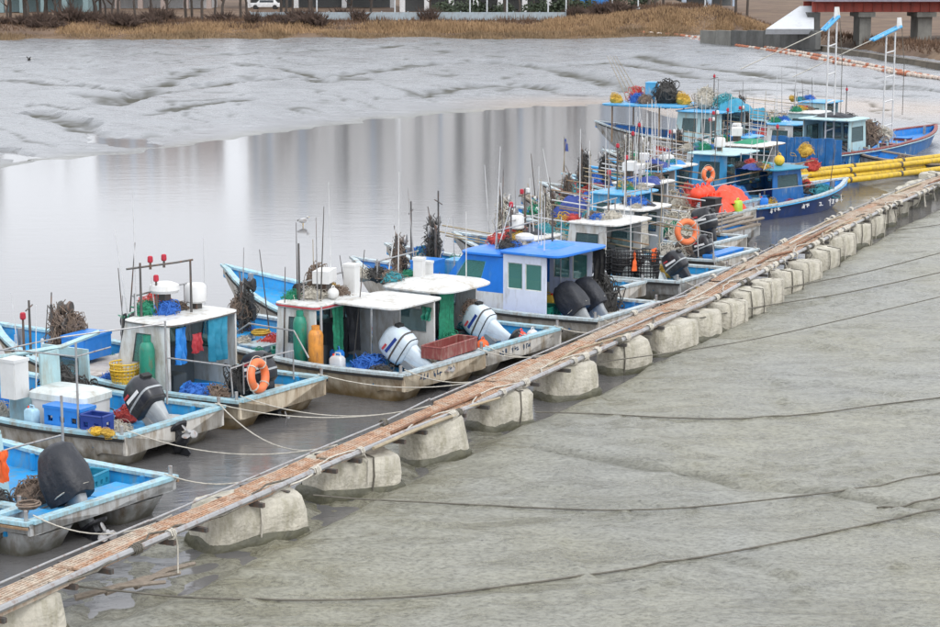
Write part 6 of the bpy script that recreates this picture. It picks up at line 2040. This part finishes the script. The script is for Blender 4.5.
def gear(b, where, n, seed, roof=True, y0=.18, y1=.6):
    r = random.Random(seed)
    ks = KINDS[:]
    r.shuffle(ks)
    for k in range(min(n, 8)):
        nm, m_ = ks[k]
        y = r.uniform(y0, y1) * b.L
        x = r.choice([-1, -1, 1]) * r.uniform(.35, .85) * (b.hb(y / b.L) - .3)
        s = r.uniform(.22, .42)
        b.on(tangle, x, y, b.deck_z(y / b.L), r.uniform(0, 6), 'small %s rope and net bundle on deck %s' % (nm, where), m_, (s, s * r.uniform(.7, 1.1), s * r.uniform(.6, 1.5)), 'rope_bundle', 'rope')
    for k, (nm, m_) in enumerate((('white', white_plastic), ('blue', blue_plastic), ('yellow', yellow_plastic))):
        if r.random() < .75:
            y = r.uniform(y0, y1) * b.L
            b.on(jerrycan, r.uniform(-.8, .8) * (b.hb(y / b.L) - .3), y, b.deck_z(y / b.L), r.uniform(0, 6), '%s jerrycan standing on deck %s' % (nm, where), m_, .9)
    if r.random() < .8:
        y = r.uniform(y0, y1) * b.L
        b.on(crate, r.uniform(-.6, .6) * (b.hb(y / b.L) - .3), y, b.deck_z(y / b.L), r.uniform(0, 6), 'open fish crate on deck ' + where, (.62, .42, .32), r.choice([blue_plastic, yellow_plastic, black_mesh, red_plastic, green_tank]), 3)
    if roof and hasattr(b, 'roof_z'):
        for k in range(5):
            nm, m_ = ks[-1 - k]
            s = r.uniform(.22, .45)
            b.on(tangle, r.uniform(-.7, .7), r.uniform(.36, .46) * b.L, b.roof_z - .08, 0, '%s cord heap on the cabin roof %s' % (nm, where), m_, (s, s, s * .8), 'cord_heap', 'rope')
        for k in range(3):
            b.antenna(r.uniform(-.8, .8), r.uniform(.34, .48) * b.L, b.roof_z - .06, r.uniform(.8, 2.6), r.choice([white_pole, white_pole, steel_dark, steel]), .014, (r.gauss(0, .12), r.gauss(0, .12)))
        MB().tube([(-.8, .40 * b.L, b.roof_z + .4), (.9, .40 * b.L, b.roof_z + .45)], .02, 5).build('roof_rail', steel, b.root)
        for xx in (-.75, .8):
            MB().tube([(xx, .40 * b.L, b.roof_z - .06), (xx, .40 * b.L, b.roof_z + .45)], .018, 5).build('roof_rail_post', steel, b.root)


for i, (b, wh, n) in enumerate(((b2, 'of the blue crate boat', 4), (b3, 'of the orange lifebuoy boat', 4), (b4, 'under the flat white canopy', 4), (b5, 'of the rounded cabin boat', 4), (b6, 'of the royal blue roofed boat', 4), (b7, 'of the black basket boat', 6), (b8, 'of the salmon lifebuoy boat', 7), (b9, 'of the radar mast boat', 8), (b10, 'of the timber beam boat', 8), (b11, 'of the orange buoy boat', 8), (b12, 'of the navy hulled boat', 7), (b16, 'of the white boat by sandy mud', 8), (b17, 'of the teal cabin boat', 8), (b15, 'under the laden platform', 8), (b18, 'of the far teal boat', 6))):
    gear(b, wh, min(8, n + 2), 40 + i, i > 0 and b is not b15)

# ---- two more boats wedged in at the far end
b20 = Boat('small grey-hulled boat wedged behind the blue wooden boat', stern_at(846, 152), 149, 8.0, 2.7, hull_grey, rim_blue, deck_pale)
b20.cabin(2.2, 3.6, 1.8, 1.5, frp_white, frp_sky, .2, ((.2, .8, .45, .85),))
b21 = Boat('dark-hulled boat wedged behind the tall ladder masts', stern_at(866, 141), 149, 8.0, 2.7, hull_navy, rim_pale, deck_blue)
b21.cabin(2.4, 3.8, 1.8, 1.6, frp_teal, frp_white, .2, ((.2, .8, .45, .85),))
gear(b20, 'of the small grey-hulled boat', 8, 91); gear(b21, 'of the dark-hulled boat by the masts', 8, 92)


def bow_gear(b, wh, seed, big=1.0, rack=True, poles=2, base=0):
    """the heap every far boat carries on its foredeck"""
    r = random.Random(seed)
    ks = KINDS[:]
    r.shuffle(ks)
    for k in range(6):
        nm, m_ = ks[k]
        y = r.uniform(.54, .86) * b.L
        s = r.uniform(.4, .72) * big
        b.on(tangle, r.uniform(-.6, .6) * b.hb(y / b.L), y, b.deck_z(y / b.L), r.uniform(0, 6), 'big %s net mound on the foredeck %s' % (nm, wh), m_, (s, s * r.uniform(.7, 1), s * r.uniform(.7, 1.3)), 'net_mound', 'net')
    if rack:
        y = .78 * b.L
        b.on(net_rack, r.uniform(-.2, .2), y, b.deck_z(.78), r.uniform(-.3, .9), 'tall net hauler frame on the foredeck ' + wh, r.uniform(1.2, 1.6), r.choice([net_brown, net_pale, net_dark]))
    tm, tn = r.choice([(tarp_teal, 'teal'), (tarp_navy, 'navy'), (cloth_pale, 'pale blue'), (tarp_blue, 'blue')])
    b.on(tarp, r.uniform(-.3, .3), .52 * b.L, b.deck_z(.5), r.uniform(0, 3), '%s sheet over gear forward of the cabin %s' % (tn, wh), tm, (.6 * big, .45 * big, .6), seed)
    if hasattr(b, 'roof_z') and seed % 2:
        b.on(tarp, r.uniform(-.2, .2), .40 * b.L, b.roof_z - .06, r.uniform(0, 3), 'crumpled sheet thrown over the cabin roof ' + wh, r.choice([cloth_pale, tarp_navy, tarp_blue, black_canvas]), (.6, .45, .22), seed + 3)
    # crossed poles lashed along the boat
    for k in range(3):
        x = r.uniform(-.8, .8)
        MB().tube([(x, .2 * b.L, b.zs0 + .5 + .2 * k), (x * .6, .75 * b.L, b.zs0 + .9 + .15 * k)], .022, 5).build('lashed_pole', r.choice([bamboo, white_pole, wood_brown]), b.root)
    for k in range(poles):
        x, y = r.uniform(-.8, .8), r.uniform(.2, .8) * b.L
        b.antenna(x * b.hb(y / b.L), y, b.deck_z(y / b.L), r.uniform(1.6, 3.0), r.choice([white_pole, white_pole, steel_dark, bamboo]), .016, (r.gauss(0, .2), r.gauss(0, .2)))


for i, (b, wh) in enumerate(((b7, 'of the black basket boat'), (b8, 'of the salmon lifebuoy boat'), (b9, 'of the radar mast boat'), (b10, 'of the timber beam boat'), (b11, 'of the orange buoy boat'), (b12, 'of the navy hulled boat'), (b16, 'of the white boat by sandy mud'), (b17, 'of the teal cabin boat'), (b18, 'of the far teal boat'), (b20, 'of the small grey-hulled boat'), (b21, 'of the dark-hulled boat by the masts'))):
    bow_gear(b, wh, 300 + i, 1.0 if i else .7, i not in (5,), 2)
for i, (b, wh) in enumerate(((b2, 'of the blue crate boat'), (b3, 'of the orange lifebuoy boat'), (b4, 'of the flat canopy boat'), (b6, 'of the royal blue roofed boat'))):
    r = random.Random(500 + i)
    ks = KINDS[:]; r.shuffle(ks)
    for k in range(5):
        x, y = r.uniform(-.8, .8), r.uniform(.3, .75) * b.L
        b.antenna(x * b.hb(y / b.L), y, b.deck_z(y / b.L), r.uniform(1.5, 2.6), r.choice([white_pole, steel_dark, bamboo, steel]), .015, (r.gauss(0, .15), r.gauss(0, .15)))
    for k in range(4):
        nm, m_ = ks[k]
        y = r.uniform(.52, .78) * b.L
        s = r.uniform(.25, .42)
        b.on(tangle, r.uniform(-.7, .7) * b.hb(y / b.L), y, b.deck_z(y / b.L), r.uniform(0, 6), 'low %s net heap on the foredeck %s' % (nm, wh), m_, (s, s, s * .8), 'net_heap', 'net')

# ---- boats wedged into the row
FILL = [('b22', (668, 291), 1.3, 'narrow boat squeezed between royal blue roof and black baskets', 'of the squeezed narrow boat', 2.5, hull_white, rim_pale, deck_cyan, frp_white, frp_white),
        ('b23', (764, 202), .6, 'pale boat squeezed behind the orange buoy heap', 'of the pale boat behind the buoy heap', 2.4, hull_grey, rim_cyan, deck_blue, frp_sky, frp_white),
        ('b24', (793, 184), .4, 'white boat squeezed between teal cabin boat and its far neighbour', 'of the squeezed white boat', 2.5, hull_white, rim_blue, deck_cyan, frp_white, frp_teal),
        ('b25', (815, 167), .3, 'grey boat squeezed below the laden platform', 'of the grey boat below the platform', 2.5, hull_grey, rim_pale, deck_blue, frp_teal, frp_sky)]
for i, (nm, px, fwd, lab, wh, B, hm1, rm1, dm1, w1, r1) in enumerate(FILL):
    st = stern_at(*px)
    a = R(146)
    b = Boat(lab, (st[0] + fwd * math.cos(a), st[1] + fwd * math.sin(a)), 146, 7.8, B, hm1, rm1, dm1)
    b.cabin(2.6, 4.0, B - 1.1, 1.45, w1, r1, .2, ((.15, .48, .45, .85), (.55, .88, .45, .85)), over=(.25, .15, .1))
    gear(b, wh, 8, 700 + i, True)
    bow_gear(b, wh, 801 + 2 * i, .8, True, 2)
    b.mast(.1, 3.2, b.roof_z, 1.2, .6, 2)
    b.radar(-.3, 3.2, b.roof_z, ['drum', 'dome', 'box', 'drum'][i], .9)
    if i == 0:
        b.on(outboard, 0, .7, .6, 0, 'black outboard motor of the squeezed narrow boat', black_cowl, 40, .82, black_cowl)
        b.on(hung_cloth, -.6, 2.5, 1.6, R(10), 'navy waterproof coat hanging on the squeezed narrow boat', tarp_navy, .5, 1.0, 3)
        b.on(tarp, .2, 1.5, .3, 0, 'white sheet over gear on the squeezed narrow boat', foam_white, (.7, .5, .7), 12)
for b, wh, sd in ((b5, 'of the rounded cabin boat', 61),):
    r = random.Random(sd)
    for k in range(4):
        x, y = r.uniform(-.8, .8), r.uniform(.3, .75) * b.L
        b.antenna(x * b.hb(y / b.L), y, b.deck_z(y / b.L), r.uniform(1.2, 2.0), r.choice([white_pole, steel_dark, bamboo]), .015, (r.gauss(0, .15), r.gauss(0, .15)))
